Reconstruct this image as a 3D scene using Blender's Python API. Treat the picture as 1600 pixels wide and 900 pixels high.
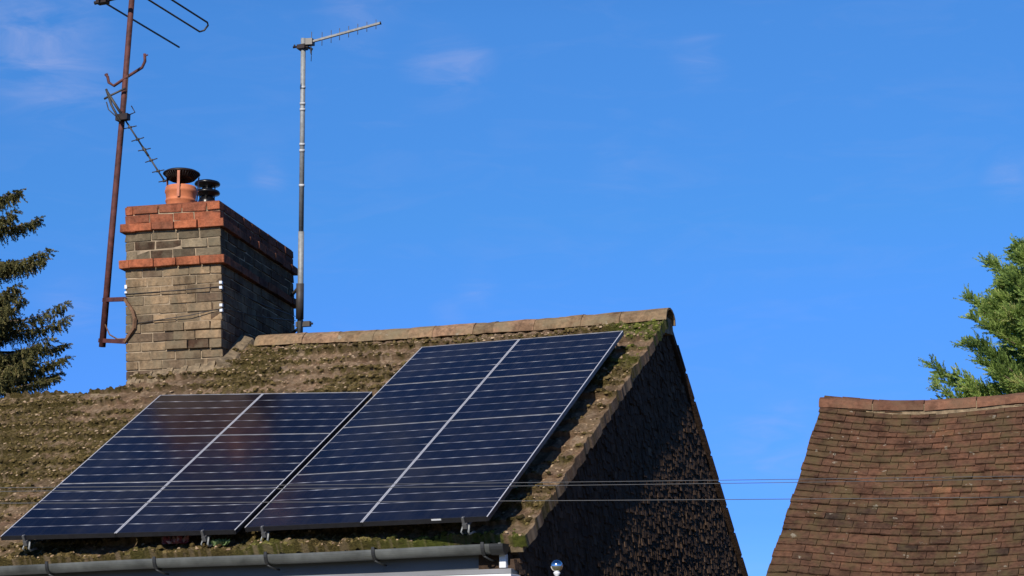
import bpy, math, random
import numpy as np
from mathutils import Vector, Matrix
random.seed(7); rng = np.random.default_rng(7)
for o in list(bpy.data.objects): bpy.data.objects.remove(o)
scene = bpy.context.scene
R = math.radians

# ------------------------------------------------------------------ camera
cam = bpy.data.cameras.new('camera'); cam.sensor_width = 36; cam.lens = 65.25
cam.clip_start = 0.1; cam.clip_end = 6000
camo = bpy.data.objects.new('camera', cam); scene.collection.objects.link(camo)
right = Vector((0.931031, 0.364856, -0.007812)); up = Vector((0.085719, -0.197829, 0.976481)); fwd = Vector((-0.354730, 0.909804, 0.215460))
camo.matrix_world = Matrix(((right.x, up.x, -fwd.x, 0), (right.y, up.y, -fwd.y, 0), (right.z, up.z, -fwd.z, 1.6), (0, 0, 0, 1)))
scene.camera = camo

# ------------------------------------------------------------------ sky and sun
SUN = Vector((0.070, -0.86, 0.50)).normalized()
CLOUDS = ((-0.3771, 0.8660, 0.3284, 0.0300, 0.20), (-0.3625, 0.8712, 0.3310, 0.0190, 0.20), (-0.2464, 0.9112, 0.3300, 0.0207, 0.18), (-0.5607, 0.7573, 0.3349, 0.0552, 0.30), (-0.5492, 0.7768, 0.3081, 0.0379, 0.16), (-0.3723, 0.9027, 0.2156, 0.0155, 0.12), (-0.3879, 0.8996, 0.2004, 0.0138, 0.10), (-0.4668, 0.8416, 0.2716, 0.0138, 0.22), (-0.2272, 0.9649, 0.1318, 0.0379, 0.16), (-0.0941, 0.9608, 0.2608, 0.0207, 0.18), (-0.2968, 0.9141, 0.2763, 0.0207, 0.08), (-0.5612, 0.8020, 0.2049, 0.0241, 0.15), (-0.4132, 0.8383, 0.3558, 0.0310, 0.14))
w = bpy.data.worlds.new('World'); scene.world = w; w.use_nodes = True
nt = w.node_tree; nt.nodes.clear(); L = nt.links.new
out = nt.nodes.new('ShaderNodeOutputWorld'); bg = nt.nodes.new('ShaderNodeBackground')
sky = nt.nodes.new('ShaderNodeTexSky'); sky.sky_type = 'NISHITA'; sky.sun_disc = False
sky.sun_elevation = math.asin(SUN.z); sky.sun_rotation = math.atan2(SUN.x, SUN.y)
sky.air_density = 1.0; sky.dust_density = 0.1; sky.ozone_density = 2.5; sky.altitude = 100
bg.inputs['Strength'].default_value = 0.1
tc = nt.nodes.new('ShaderNodeTexCoord')
hsv = nt.nodes.new('ShaderNodeHueSaturation'); hsv.inputs['Saturation'].default_value = 1.3
L(sky.outputs[0], hsv.inputs['Color'])
tint = nt.nodes.new('ShaderNodeMix'); tint.data_type = 'RGBA'; tint.blend_type = 'MULTIPLY'; tint.inputs[0].default_value = 1
L(hsv.outputs[0], tint.inputs[6]); tint.inputs[7].default_value = (0.93, 0.95, 1.1, 1)
# bluer, less milky towards the horizon than the model sky
sx = nt.nodes.new('ShaderNodeSeparateXYZ'); L(tc.outputs['Generated'], sx.inputs[0])
er = nt.nodes.new('ShaderNodeValToRGB'); e = er.color_ramp.elements
for k_ in range(4): e.new(0.5)
for k_, (p_, c_) in enumerate(((0.09, (0.24, 0.46, 1.0)), (0.18, (0.43, 0.64, 0.97)), (0.25, (0.58, 0.81, 0.97)), (0.353, (0.86, 1.0, 1.1)), (0.6, (0.62, 0.70, 0.80)), (1.0, (0.42, 0.48, 0.56)))):
    e[k_].position = p_; e[k_].color = (*c_, 1)
L(sx.outputs[2], er.inputs[0])
t2 = nt.nodes.new('ShaderNodeMix'); t2.data_type = 'RGBA'; t2.blend_type = 'MULTIPLY'; t2.inputs[0].default_value = 1
L(tint.outputs[2], t2.inputs[6]); L(er.outputs[0], t2.inputs[7])
# thin drifting wisps of cirrus, each with its own direction in the sky
def wn_(op, a, b=None):
    n = nt.nodes.new('ShaderNodeMath'); n.operation = op
    for v, k in ((a, 0), (b, 1)):
        if v is None: continue
        if hasattr(v, 'is_linked'): L(v, n.inputs[k])
        else: n.inputs[k].default_value = v
    return n.outputs[0]
mp = nt.nodes.new('ShaderNodeMapping'); mp.inputs['Scale'].default_value = (6.0, 6.0, 24.0); mp.inputs['Rotation'].default_value = (0.35, 0.5, 0.2)
L(tc.outputs['Generated'], mp.inputs['Vector'])
n1 = nt.nodes.new('ShaderNodeTexNoise'); n1.inputs['Scale'].default_value = 2.8; n1.inputs['Detail'].default_value = 8; n1.inputs['Roughness'].default_value = 0.6; n1.inputs['Distortion'].default_value = 0.8
L(mp.outputs[0], n1.inputs['Vector'])
wisp = wn_('SUBTRACT', wn_('MULTIPLY', n1.outputs[0], 3.6), 1.25)
total = wn_('MULTIPLY', wn_('MAXIMUM', wn_('SUBTRACT', wisp, 0.55), 0.0), 0.06)
for (dx, dy, dz, rad_, amp_) in CLOUDS:
    vm = nt.nodes.new('ShaderNodeVectorMath'); vm.operation = 'DISTANCE'; L(tc.outputs['Generated'], vm.inputs[0]); vm.inputs[1].default_value = (dx, dy, dz)
    mr = nt.nodes.new('ShaderNodeMapRange'); mr.interpolation_type = 'SMOOTHSTEP'; mr.inputs['From Min'].default_value = 0.0; mr.inputs['From Max'].default_value = rad_; mr.inputs['To Min'].default_value = amp_; mr.inputs['To Max'].default_value = 0.0
    L(vm.outputs['Value'], mr.inputs['Value']); total = wn_('ADD', total, wn_('MULTIPLY', mr.outputs[0], wn_('MAXIMUM', wisp, 0.0)))
total = wn_('MINIMUM', total, 0.6)
cl = nt.nodes.new('ShaderNodeMix'); cl.data_type = 'RGBA'
L(total, cl.inputs[0]); L(t2.outputs[2], cl.inputs[6]); cl.inputs[7].default_value = (3.6, 4.0, 6.3, 1)
L(cl.outputs[2], bg.inputs['Color']); L(bg.outputs[0], out.inputs['Surface'])

sl = bpy.data.lights.new('sun', 'SUN'); sl.energy = 4.6; sl.angle = R(0.53); sl.color = (1, 0.93, 0.82)
so = bpy.data.objects.new('sun', sl); scene.collection.objects.link(so)
so.rotation_euler = SUN.to_track_quat('Z', 'Y').to_euler(); so.location = (0, -20, 30)

vs = scene.view_settings; vs.view_transform = 'Standard'; vs.look = 'None'; vs.exposure = 0.32; vs.gamma = 1; vs.use_curve_mapping = False

# ------------------------------------------------------------------ helpers
def tag(o, label=None, cat=None, group=None, kind=None):
    if label: o['label'] = label
    if cat: o['category'] = cat
    if group: o['group'] = group
    if kind: o['kind'] = kind
    return o
def empty(name, loc=(0, 0, 0), label=None, cat=None, group=None):
    o = bpy.data.objects.new(name, None); o.location = loc; o.empty_display_size = 0.2
    scene.collection.objects.link(o); return tag(o, label, cat, group)

class MB:
    """collects faces of ONE mesh; world coordinates"""
    def __init__(s): s.v = []; s.f = []; s.c = []; s.sm = []
    def face(s, pts, col=0.5, smooth=False):
        i = len(s.v); s.v += [tuple(p) for p in pts]; s.f.append(tuple(range(i, i + len(pts)))); s.c.append(col); s.sm.append(smooth)
    def hexa(s, p, col=0.5):            # 8 points: 4 bottom ccw, 4 top ccw
        i = len(s.v); s.v += [tuple(q) for q in p]
        for f in ((3, 2, 1, 0), (4, 5, 6, 7), (0, 1, 5, 4), (1, 2, 6, 5), (2, 3, 7, 6), (3, 0, 4, 7)):
            s.f.append(tuple(i + k for k in f)); s.c.append(col); s.sm.append(False)
    def box(s, o, a, b, c, col=0.5):    # origin and three edge vectors
        o, a, b, c = Vector(o), Vector(a), Vector(b), Vector(c)
        s.hexa([o, o + a, o + a + b, o + b, o + c, o + a + c, o + a + b + c, o + b + c], col)
    def tube(s, pts, r, n=8, col=0.5, caps=True):
        pts = [Vector(p) for p in pts]; rr = r if isinstance(r, (list, tuple)) else [r] * len(pts)
        i0 = len(s.v); ref = None
        for k, p in enumerate(pts):
            t = (pts[min(k + 1, len(pts) - 1)] - pts[max(k - 1, 0)]).normalized()
            if ref is None: ref = t.orthogonal().normalized()
            ref = (ref - t * ref.dot(t)).normalized(); b = t.cross(ref)
            for j in range(n):
                a = 2 * math.pi * j / n; s.v.append(tuple(p + (ref * math.cos(a) + b * math.sin(a)) * rr[k]))
        for k in range(len(pts) - 1):
            for j in range(n):
                a, b2 = i0 + k * n + j, i0 + k * n + (j + 1) % n
                s.f.append((a, b2, b2 + n, a + n)); s.c.append(col); s.sm.append(True)
        if caps:
            s.f.append(tuple(i0 + j for j in range(n - 1, -1, -1))); s.c.append(col); s.sm.append(False)
            e = i0 + (len(pts) - 1) * n; s.f.append(tuple(e + j for j in range(n))); s.c.append(col); s.sm.append(False)
    def lathe(s, c, prof, n=28, col=0.5):
        c = Vector(c); i0 = len(s.v)
        for r, z in prof:
            for j in range(n):
                a = 2 * math.pi * j / n; s.v.append((c.x + r * math.cos(a), c.y + r * math.sin(a), c.z + z))
        for k in range(len(prof) - 1):
            for j in range(n):
                a, b = i0 + k * n + j, i0 + k * n + (j + 1) % n
                s.f.append((a, b, b + n, a + n)); s.c.append(col); s.sm.append(abs(prof[k][1] - prof[k + 1][1]) > 1e-4)
    def build(s, name, mat, parent=None, bevel=0):
        me = bpy.data.meshes.new(name); me.from_pydata(s.v, [], s.f); me.update()
        me.polygons.foreach_set('use_smooth', s.sm)
        at = me.attributes.new('tone', 'FLOAT', 'FACE'); at.data.foreach_set('value', np.array(s.c, dtype=np.float32))
        me.materials.append(mat)
        o = bpy.data.objects.new(name, me); scene.collection.objects.link(o)
        if parent:
            o.parent = parent
            o.matrix_parent_inverse = Matrix.Translation(-wloc(parent))
        if bevel:
            m = o.modifiers.new('bevel', 'BEVEL'); m.width = bevel; m.segments = 1 if name.endswith('work') or name.startswith(('chim', 'over')) else 2; m.limit_method = 'ANGLE'
        return o
def wloc(o):
    return o.location.copy() if o.type == 'EMPTY' else Vector((0, 0, 0))     # mesh parents keep world coordinates

def hash2(ix, iy, seed):
    h = (ix.astype(np.int64) * 374761393 + iy.astype(np.int64) * 668265263 + seed * 144269) & 0x7fffffff
    h = ((h ^ (h >> 13)) * 1274126177) & 0x7fffffff
    return ((h ^ (h >> 16)) & 0xffff) / 65535.0
def vnoise(x, y, seed=0):
    ix, iy = np.floor(x), np.floor(y); fx, fy = x - ix, y - iy
    fx, fy = fx * fx * (3 - 2 * fx), fy * fy * (3 - 2 * fy)
    a, b, c, d = hash2(ix, iy, seed), hash2(ix + 1, iy, seed), hash2(ix, iy + 1, seed), hash2(ix + 1, iy + 1, seed)
    return (a * (1 - fx) + b * fx) * (1 - fy) + (c * (1 - fx) + d * fx) * fy
def fbm(x, y, seed=0, oct=4):
    t = 0; a = 0.5; n = 0
    for k in range(oct):
        t = t + a * vnoise(x * 2 ** k, y * 2 ** k, seed + k * 17); n += a; a *= 0.5
    return t / n
def sstep(a, b, x):
    t = np.clip((x - a) / (b - a), 0, 1); return t * t * (3 - 2 * t)

# ------------------------------------------------------------------ materials
class NT:
    def __init__(s, name, rough=0.8, metal=0.0, spec=0.3):
        s.m = bpy.data.materials.new(name); s.m.use_nodes = True; s.t = s.m.node_tree
        s.b = s.t.nodes['Principled BSDF']; s.b.inputs['Roughness'].default_value = rough
        s.b.inputs['Metallic'].default_value = metal; s.b.inputs['Specular IOR Level'].default_value = spec
        s.tc = s.t.nodes.new('ShaderNodeTexCoord')
    def noise(s, scale, detail=4, rough=0.6, vec=None):
        n = s.t.nodes.new('ShaderNodeTexNoise'); n.inputs['Scale'].default_value = scale; n.inputs['Detail'].default_value = detail; n.inputs['Roughness'].default_value = rough
        s.t.links.new(vec or s.tc.outputs['Object'], n.inputs['Vector']); return n.outputs[0]
    def attr(s, name):
        n = s.t.nodes.new('ShaderNodeAttribute'); n.attribute_name = name; return n.outputs['Fac']
    def ramp(s, fac, stops):
        n = s.t.nodes.new('ShaderNodeValToRGB'); e = n.color_ramp.elements
        while len(e) < len(stops): e.new(0.5)
        for k, (p, c) in enumerate(stops):
            e[k].position = p; e[k].color = (*c, 1) if len(c) == 3 else c
        s.t.links.new(fac, n.inputs[0]); return n.outputs[0]
    def mix(s, f, a, b, mode='MIX'):
        n = s.t.nodes.new('ShaderNodeMix'); n.data_type = 'RGBA'; n.blend_type = mode
        for v, i in ((f, 0), (a, 6), (b, 7)):
            if hasattr(v, 'is_linked'): s.t.links.new(v, n.inputs[i])
            elif isinstance(v, (int, float)): n.inputs[i].default_value = v if i == 0 else (v, v, v, 1)
            else: n.inputs[i].default_value = (*v, 1)
        return n.outputs[2]
    def math(s, op, a, b=0.0):
        n = s.t.nodes.new('ShaderNodeMath'); n.operation = op
        for v, i in ((a, 0), (b, 1)):
            if hasattr(v, 'is_linked'): s.t.links.new(v, n.inputs[i])
            else: n.inputs[i].default_value = v
        return n.outputs[0]
    def color(s, c):
        if hasattr(c, 'is_linked'): s.t.links.new(c, s.b.inputs['Base Color'])
        else: s.b.inputs['Base Color'].default_value = (*c, 1)
    def bump(s, h, strength=0.4, dist=0.02):
        n = s.t.nodes.new('ShaderNodeBump'); n.inputs['Strength'].default_value = strength; n.inputs['Distance'].default_value = dist
        s.t.links.new(h, n.inputs['Height']); s.t.links.new(n.outputs[0], s.b.inputs['Normal'])
M = {}
def simple(name, col, rough=0.5, metal=0.0, var=0.25, scale=20, spec=0.4, bump=0.0):
    n = NT(name, rough, metal, spec); f = n.noise(scale, 4)
    d = tuple(c * (1 - var) for c in col); b = tuple(min(1, c * (1 + var)) for c in col)
    n.color(n.ramp(f, [(0.3, d), (0.7, b)]))
    if bump: n.bump(f, bump)
    M[name] = n.m; return n.m
simple('gutter_grey', (0.085, 0.09, 0.086), 0.42, 0, 0.45, 5)
simple('bracket_black', (0.02, 0.021, 0.022), 0.5)
simple('white_upvc', (0.62, 0.63, 0.64), 0.35, 0, 0.08, 5)
simple('fascia_shaded', (0.085, 0.088, 0.088), 0.4, 0, 0.12, 3)  # white fascia board; the gutter's shade is put into this grey
simple('soffit_grey', (0.17, 0.17, 0.175), 0.4, 0, 0.2, 2)
simple('aluminium', (0.13, 0.13, 0.135), 0.5, 0.5, 0.15, 12)
simple('silver_frame', (0.50, 0.50, 0.53), 0.45, 0.2, 0.08, 12)
simple('frame_dim', (0.30, 0.30, 0.32), 0.5, 0.2, 0.3, 9)
simple('black_frame', (0.018, 0.018, 0.022), 0.4, 0.2, 0.2)
simple('galvanised', (0.24, 0.25, 0.25), 0.6, 0.25, 0.2, 25)
simple('dark_steel', (0.05, 0.045, 0.045), 0.6, 0.3, 0.3, 9)
simple('rusty_steel', (0.085, 0.028, 0.024), 0.75, 0.1, 0.5, 12, bump=0.2)
simple('rusty_brown', (0.14, 0.075, 0.04), 0.8, 0.1, 0.45, 14, bump=0.2)
simple('aerial_dark', (0.055, 0.05, 0.045), 0.6, 0.4, 0.4, 30)
simple('terracotta', (0.47, 0.15, 0.062), 0.7, 0, 0.22, 9, bump=0.1)
simple('cowl_dark', (0.022, 0.014, 0.012), 0.5, 0.3, 0.4, 20)
simple('cowl_black', (0.007, 0.007, 0.008), 0.3, 0.2, 0.3, 20)
simple('copper_strap', (0.32, 0.11, 0.06), 0.4, 0.4, 0.3, 9)
simple('mortar', (0.17, 0.125, 0.075), 0.95, 0, 0.5, 16, bump=0.8)
simple('lime_mortar', (0.27, 0.205, 0.135), 0.95, 0, 0.45, 7, bump=0.8)
simple('stucco', (0.48, 0.45, 0.4), 0.9, 0, 0.2, 8, bump=0.4)
simple('wire_grey', (0.075, 0.075, 0.078), 0.45, 0.0, 0.2, 9)
simple('boom_grey', (0.19, 0.19, 0.185), 0.6, 0.0, 0.35, 25)
simple('highlight_grey', (0.40, 0.41, 0.42), 0.5)
simple('wire_black', (0.02, 0.02, 0.02), 0.5)
simple('soil', (0.11, 0.1, 0.05), 0.95, 0, 0.5, 1.2, bump=0.5)
simple('chrome', (0.72, 0.73, 0.75), 0.12, 1, 0.03)
simple('bark', (0.10, 0.07, 0.05), 0.9, 0, 0.4, 6, bump=0.6)

def moss_tile_mat():
    n = NT('mossy_tile', 0.93, 0, 0.15)
    t = n.attr('tone'); ms = n.attr('moss'); lc = n.attr('lichen')
    f = n.noise(38, 8, 0.8); f2 = n.noise(3.2, 4)
    base = n.ramp(t, [(0.0, (0.115, 0.072, 0.045)), (0.35, (0.20, 0.125, 0.078)), (0.65, (0.25, 0.165, 0.10)), (1.0, (0.33, 0.215, 0.14))])
    base = n.mix(1.0, base, n.ramp(f, [(0.30, (0.38, 0.37, 0.36)), (0.48, (1.0, 1.0, 1.0)), (0.68, (1.9, 1.84, 1.74))]), 'MULTIPLY')
    base = n.mix(n.ramp(f2, [(0.4, (0, 0, 0)), (0.62, (0.65, 0.65, 0.65))]), base, (0.135, 0.10, 0.055))
    mossc = n.ramp(n.noise(48, 7, 0.8), [(0.30, (0.022, 0.016, 0.006)), (0.5, (0.088, 0.066, 0.020)), (0.72, (0.24, 0.185, 0.065))])
    green = n.ramp(n.noise(30, 5, 0.7), [(0.25, (0.025, 0.03, 0.006)), (0.55, (0.10, 0.115, 0.02)), (0.8, (0.17, 0.18, 0.04))])
    mossc = n.mix(n.attr('green'), mossc, green)
    c = n.mix(ms, base, mossc)
    c = n.mix(lc, c, (0.36, 0.26, 0.17))
    n.color(c); n.bump(n.noise(60, 8, 0.8), 1.0, 0.035); M['mossy_tile'] = n.m
moss_tile_mat()
def moss_mat():
    n = NT('moss_cushion', 0.95, 0, 0.1); t = n.attr('tone')
    c = n.ramp(t, [(0.0, (0.026, 0.019, 0.008)), (0.35, (0.070, 0.050, 0.018)), (0.70, (0.145, 0.105, 0.042)), (0.78, (0.16, 0.105, 0.065)), (0.9, (0.27, 0.185, 0.115)), (1.0, (0.42, 0.31, 0.20))])
    g = n.ramp(t, [(0.0, (0.032, 0.036, 0.008)), (0.4, (0.085, 0.095, 0.018)), (0.75, (0.18, 0.185, 0.045))])
    n.color(n.mix(n.attr('green'), c, g)); n.bump(n.noise(90, 4, 0.7), 0.7, 0.01); M['moss_cushion'] = n.m
moss_mat()
def brick_mat(name, stops, lich, dark=0.6, lf=0.8, specks=0.0):
    n = NT(name, 0.92, 0, 0.15); t = n.attr('tone'); f = n.noise(22, 6, 0.7); g = n.noise(4.5, 5, 0.65)
    c = n.ramp(t, stops)
    c = n.mix(1.0, c, n.ramp(f, [(0.28, (dark, dark, dark)), (0.55, (1, 1, 1)), (0.78, (1.35, 1.33, 1.28))]), 'MULTIPLY')
    mp = n.t.nodes.new('ShaderNodeMapping'); mp.inputs['Scale'].default_value = (5.0, 5.0, 1.6); n.t.links.new(n.tc.outputs['Object'], mp.inputs[0])
    c = n.mix(1.0, c, n.ramp(n.noise(1.0, 6, 0.7, mp.outputs[0]), [(0.36, (0.55, 0.54, 0.53)), (0.52, (1, 1, 1)), (0.7, (1.15, 1.12, 1.06))]), 'MULTIPLY')
    c = n.mix(n.ramp(g, [(0.45, (0, 0, 0)), (0.68, (lf, lf, lf))]), c, lich)
    if specks: c = n.mix(n.ramp(n.noise(13, 3, 0.6), [(0.66, (0, 0, 0)), (0.71, (specks, specks, specks))]), c, (0.30, 0.27, 0.21))
    n.color(c); n.bump(f, 0.8, 0.02); M[name] = n.m
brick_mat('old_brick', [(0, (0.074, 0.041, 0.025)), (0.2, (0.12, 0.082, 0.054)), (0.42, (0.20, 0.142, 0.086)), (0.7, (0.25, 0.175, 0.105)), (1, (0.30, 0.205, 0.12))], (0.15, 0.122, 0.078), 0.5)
brick_mat('red_brick', [(0, (0.07, 0.032, 0.024)), (0.2, (0.17, 0.062, 0.037)), (0.45, (0.27, 0.088, 0.046)), (0.8, (0.36, 0.112, 0.053)), (1, (0.42, 0.14, 0.065))], (0.17, 0.085, 0.05), 0.5, 0.45)
brick_mat('grey_brick', [(0, (0.062, 0.037, 0.023)), (0.25, (0.09, 0.07, 0.046)), (0.5, (0.16, 0.124, 0.08)), (1, (0.235, 0.185, 0.12))], (0.12, 0.10, 0.066), 0.55)
brick_mat('clay_tile', [(0, (0.042, 0.027, 0.019)), (0.3, (0.090, 0.047, 0.029)), (0.7, (0.128, 0.061, 0.036)), (0.93, (0.185, 0.084, 0.045)), (1, (0.25, 0.112, 0.057))], (0.088, 0.066, 0.030), 0.45, 0.8, 0.55)
brick_mat('ridge_clay', [(0, (0.11, 0.054, 0.034)), (0.5, (0.155, 0.073, 0.044)), (1, (0.19, 0.094, 0.058))], (0.13, 0.08, 0.048))
brick_mat('ridge_tan', [(0, (0.20, 0.13, 0.075)), (0.5, (0.25, 0.165, 0.095)), (1, (0.29, 0.17, 0.105))], (0.19, 0.15, 0.09), 0.4, 0.9, 0.5)
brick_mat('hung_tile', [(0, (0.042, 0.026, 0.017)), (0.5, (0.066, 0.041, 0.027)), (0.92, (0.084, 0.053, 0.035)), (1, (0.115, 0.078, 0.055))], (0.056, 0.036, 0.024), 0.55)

def panel_mat():
    n = NT('solar_cells', 0.18, 0, 0.5); n.b.inputs['IOR'].default_value = 1.38
    uv = n.t.nodes.new('ShaderNodeUVMap'); sp = n.t.nodes.new('ShaderNodeSeparateXYZ'); n.t.links.new(uv.outputs[0], sp.inputs[0])
    u, v = sp.outputs[0], sp.outputs[1]
    row = n.math('MULTIPLY', v, 6.0); fr = n.math('FRACT', row)
    dist = n.math('ABSOLUTE', n.math('SUBTRACT', n.math('FRACT', n.math('ADD', row, 0.5)), 0.5))
    line = n.math('LESS_THAN', dist, 0.027)
    cu = n.math('MULTIPLY', u, 6.0)
    # uneven brightness of the white backsheet gap: it peaks once per cell width, random in strength, staggered row by row
    oi = n.t.nodes.new('ShaderNodeObjectInfo'); seed = n.math('MULTIPLY', oi.outputs['Random'], 37.0)
    rowi = n.math('FLOOR', n.math('ADD', row, 0.5))
    def wnoise(x, y):
        comb = n.t.nodes.new('ShaderNodeCombineXYZ'); n.t.links.new(x, comb.inputs[0]); n.t.links.new(y, comb.inputs[1]); n.t.links.new(seed, comb.inputs[2])
        wn = n.t.nodes.new('ShaderNodeTexWhiteNoise'); n.t.links.new(comb.outputs[0], wn.inputs['Vector']); return wn.outputs[0]
    us = n.math('ADD', n.math('MULTIPLY', u, 6.0), wnoise(rowi, n.math('MULTIPLY', rowi, 0.0)))
    peak = n.math('POWER', n.math('SUBTRACT', 1.0, n.math('ABSOLUTE', n.math('SUBTRACT', n.math('MULTIPLY', n.math('FRACT', us), 2.0), 1.0))), 1.3)
    amp = n.math('ADD', 0.25, n.math('MULTIPLY', wnoise(n.math('FLOOR', us), rowi), 0.75))
    dash = n.ramp(n.math('MULTIPLY', peak, amp), [(0.0, (0.07, 0.072, 0.085)), (0.25, (0.17, 0.17, 0.19)), (0.6, (0.30, 0.30, 0.32)), (1.0, (0.48, 0.48, 0.49))])
    cgap = n.math('LESS_THAN', n.math('ABSOLUTE', n.math('SUBTRACT', n.math('FRACT', n.math('ADD', cu, 0.5)), 0.5)), 0.012)
    bus = n.math('LESS_THAN', n.math('ABSOLUTE', n.math('SUBTRACT', n.math('FRACT', n.math('MULTIPLY', cu, 5.0)), 0.5)), 0.03)
    cell = n.ramp(n.noise(2.2, 3), [(0.35, (0.0036, 0.0042, 0.0095)), (0.65, (0.0052, 0.0058, 0.0125))])
    cv = n.ramp(wnoise(n.math('FLOOR', cu), n.math('FLOOR', row)), [(0, (0.78, 0.8, 0.84)), (1, (1.2, 1.2, 1.22))]); cell = n.mix(1.0, cell, cv, 'MULTIPLY')
    dust = n.ramp(n.noise(1.4, 7, 0.7), [(0.45, (0, 0, 0)), (0.75, (0.06, 0.06, 0.06))]); cell = n.mix(dust, cell, (0.22, 0.20, 0.17))
    c = n.mix(n.math('MULTIPLY', bus, 0.05), cell, (0.3, 0.3, 0.33))
    c = n.mix(n.math('MULTIPLY', cgap, 0.04), c, (0.4, 0.4, 0.42))
    c = n.mix(line, c, dash)
    n.color(c); M['solar_cells'] = n.m
panel_mat()
def leaf_mat(name, stops, trans=0.35):
    n = NT(name, 0.7, 0, 0.2); t = n.attr('tone'); c = n.ramp(t, stops); n.color(c)
    tr = n.t.nodes.new('ShaderNodeBsdfTranslucent'); n.t.links.new(c, tr.inputs[0])
    mx = n.t.nodes.new('ShaderNodeMixShader'); mx.inputs[0].default_value = trans
    o = n.t.nodes['Material Output']; n.t.links.new(n.b.outputs[0], mx.inputs[1]); n.t.links.new(tr.outputs[0], mx.inputs[2]); n.t.links.new(mx.outputs[0], o.inputs[0]); M[name] = n.m
leaf_mat('spruce_needles', [(0, (0.034, 0.036, 0.013)), (0.5, (0.105, 0.100, 0.034)), (0.85, (0.185, 0.162, 0.058)), (1, (0.25, 0.185, 0.085))], 0.3)
leaf_mat('cypress_sprays', [(0, (0.10, 0.165, 0.045)), (0.5, (0.27, 0.375, 0.095)), (0.85, (0.42, 0.52, 0.14)), (1, (0.50, 0.48, 0.19))], 0.5)
leaf_mat('plant_red', [(0, (0.16, 0.03, 0.035)), (0.6, (0.30, 0.07, 0.08)), (1, (0.55, 0.38, 0.36))], 0.3)
leaf_mat('plant_green', [(0, (0.06, 0.10, 0.03)), (1, (0.20, 0.28, 0.12))], 0.3)

# ------------------------------------------------------------------ ground
g = MB(); g.face([(-3000, -3000, 0), (3000, -3000, 0), (3000, 3000, 0), (-3000, 3000, 0)])
tag(g.build('ground', M['soil']), kind='structure')

# ------------------------------------------------------------------ main house
house = empty('brick_house', (-7.5, 15.5, 0), 'mossy tiled house with big brick chimney, carrying all the solar panels', 'house')
NR = Vector((0, -0.5126, 0.8586))
def lerp(a, b, t): return a + (b - a) * t
def eave(X):
    t = (X + 9.65) / 4.6; return np.stack([X, lerp(12.955, 13.04, t), lerp(2.700, 2.752, t)], -1)
def ridge(X):
    Y = np.interp(X, [-20, -12.3, -9.652, -7.695, -6.215, -5.0], [17.55, 17.4, 17.2, 17.03, 16.98, 16.971])
    Z = np.interp(X, [-20, -12.3, -9.652, -7.695, -6.215, -5.0], [5.46, 5.40, 5.29, 5.19, 5.163, 5.157])
    return np.stack([X, Y, Z], -1)
ROWS = 17; XV = -5.0; XCH = -10.78
def ext_v(X): return np.interp(X, [-20, -12.33, -10.65], [0.775, 0.775, 0.775])
V_EXT = 13 / 17.0
def roof_height(X, V):
    """tile relief above the bed: courses, rolls, moss"""
    s = V * ROWS; row = np.floor(np.clip(s, 0, ROWS - 1e-6)); fr = s - row
    ph = hash2(row, row * 0 + 3, 5) * 0.03
    tile = np.floor((X + ph) / 0.27)
    jit = (hash2(tile, row, 11) - 0.5)
    h = 0.038 * (1 - fr) * (1 + 0.9 * jit) * (1 - 0.55 * sstep(-5.16, -5.02, X)) + 0.013 * jit
    roll = np.cos(2 * np.pi * (X + ph) / 0.135); h = h + 0.0085 * np.sign(roll) * np.abs(roll) ** 0.9
    big = fbm(X * 1.5 + 5, V * 7.0, 21, 4); mid = fbm(X * 11.0, V * 30.0, 31, 4); fine = fbm(X * 34, V * 130, 41, 3); fin2 = fbm(X * 60, V * 230, 43, 2)
    vis = 0.5 - 0.5 * roll
    # moss likes the pans, the tails of the tiles, the top courses, the eaves and the verge
    bias = 0.07 * sstep(0.84, 1.0, V) + 0.06 * sstep(-5.5, -5.1, X) * sstep(0.45, 0.8, V) + 0.05 * sstep(0.08, 0.0, V) + 0.07 * sstep(-9.9, -11.6, X) * sstep(0.2, 0.5, V)
    m = sstep(0.455, 0.585, 0.62 * big + 0.16 * mid + 0.22 * fine + bias + 0.15 * sstep(0.36, 0.0, fr) + 0.08 * sstep(0.85, 1.0, fr) - 0.068 + 0.05 * vis)
    h = h + m * (0.004 + 0.040 * np.clip(fine - 0.3, 0, 1) + 0.022 * (fin2 - 0.4))
    h = h + 0.012 * (fin2 - 0.5) + 0.008 * (fbm(X * 15, V * 60, 51, 2) - 0.5)
    green = sstep(0.55, 0.9, fbm(X * 0.9 + 9, V * 3, 61, 2) + 0.55 * sstep(-5.75, -5.2, X) * sstep(0.55, 0.85, V) + 0.45 * sstep(0.09, 0.02, V) * sstep(-9.2, -8.2, X) - 0.10)
    tone = np.clip(0.55 * hash2(tile, row, 71) + 0.25 * fbm(X * 3.0, V * 12, 81, 3) + 0.45 * (fine - 0.5) + 0.10 + 0.12 * roll * 0.5, 0, 1)
    li = np.maximum(0.6 * sstep(0.60, 0.72, fbm(X * 36, V * 140, 91, 2)), sstep(0.80, 0.85, fbm(X * 12, V * 50, 93, 2))) * (1 - 0.5 * m)
    return h, m, green, tone, li
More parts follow.
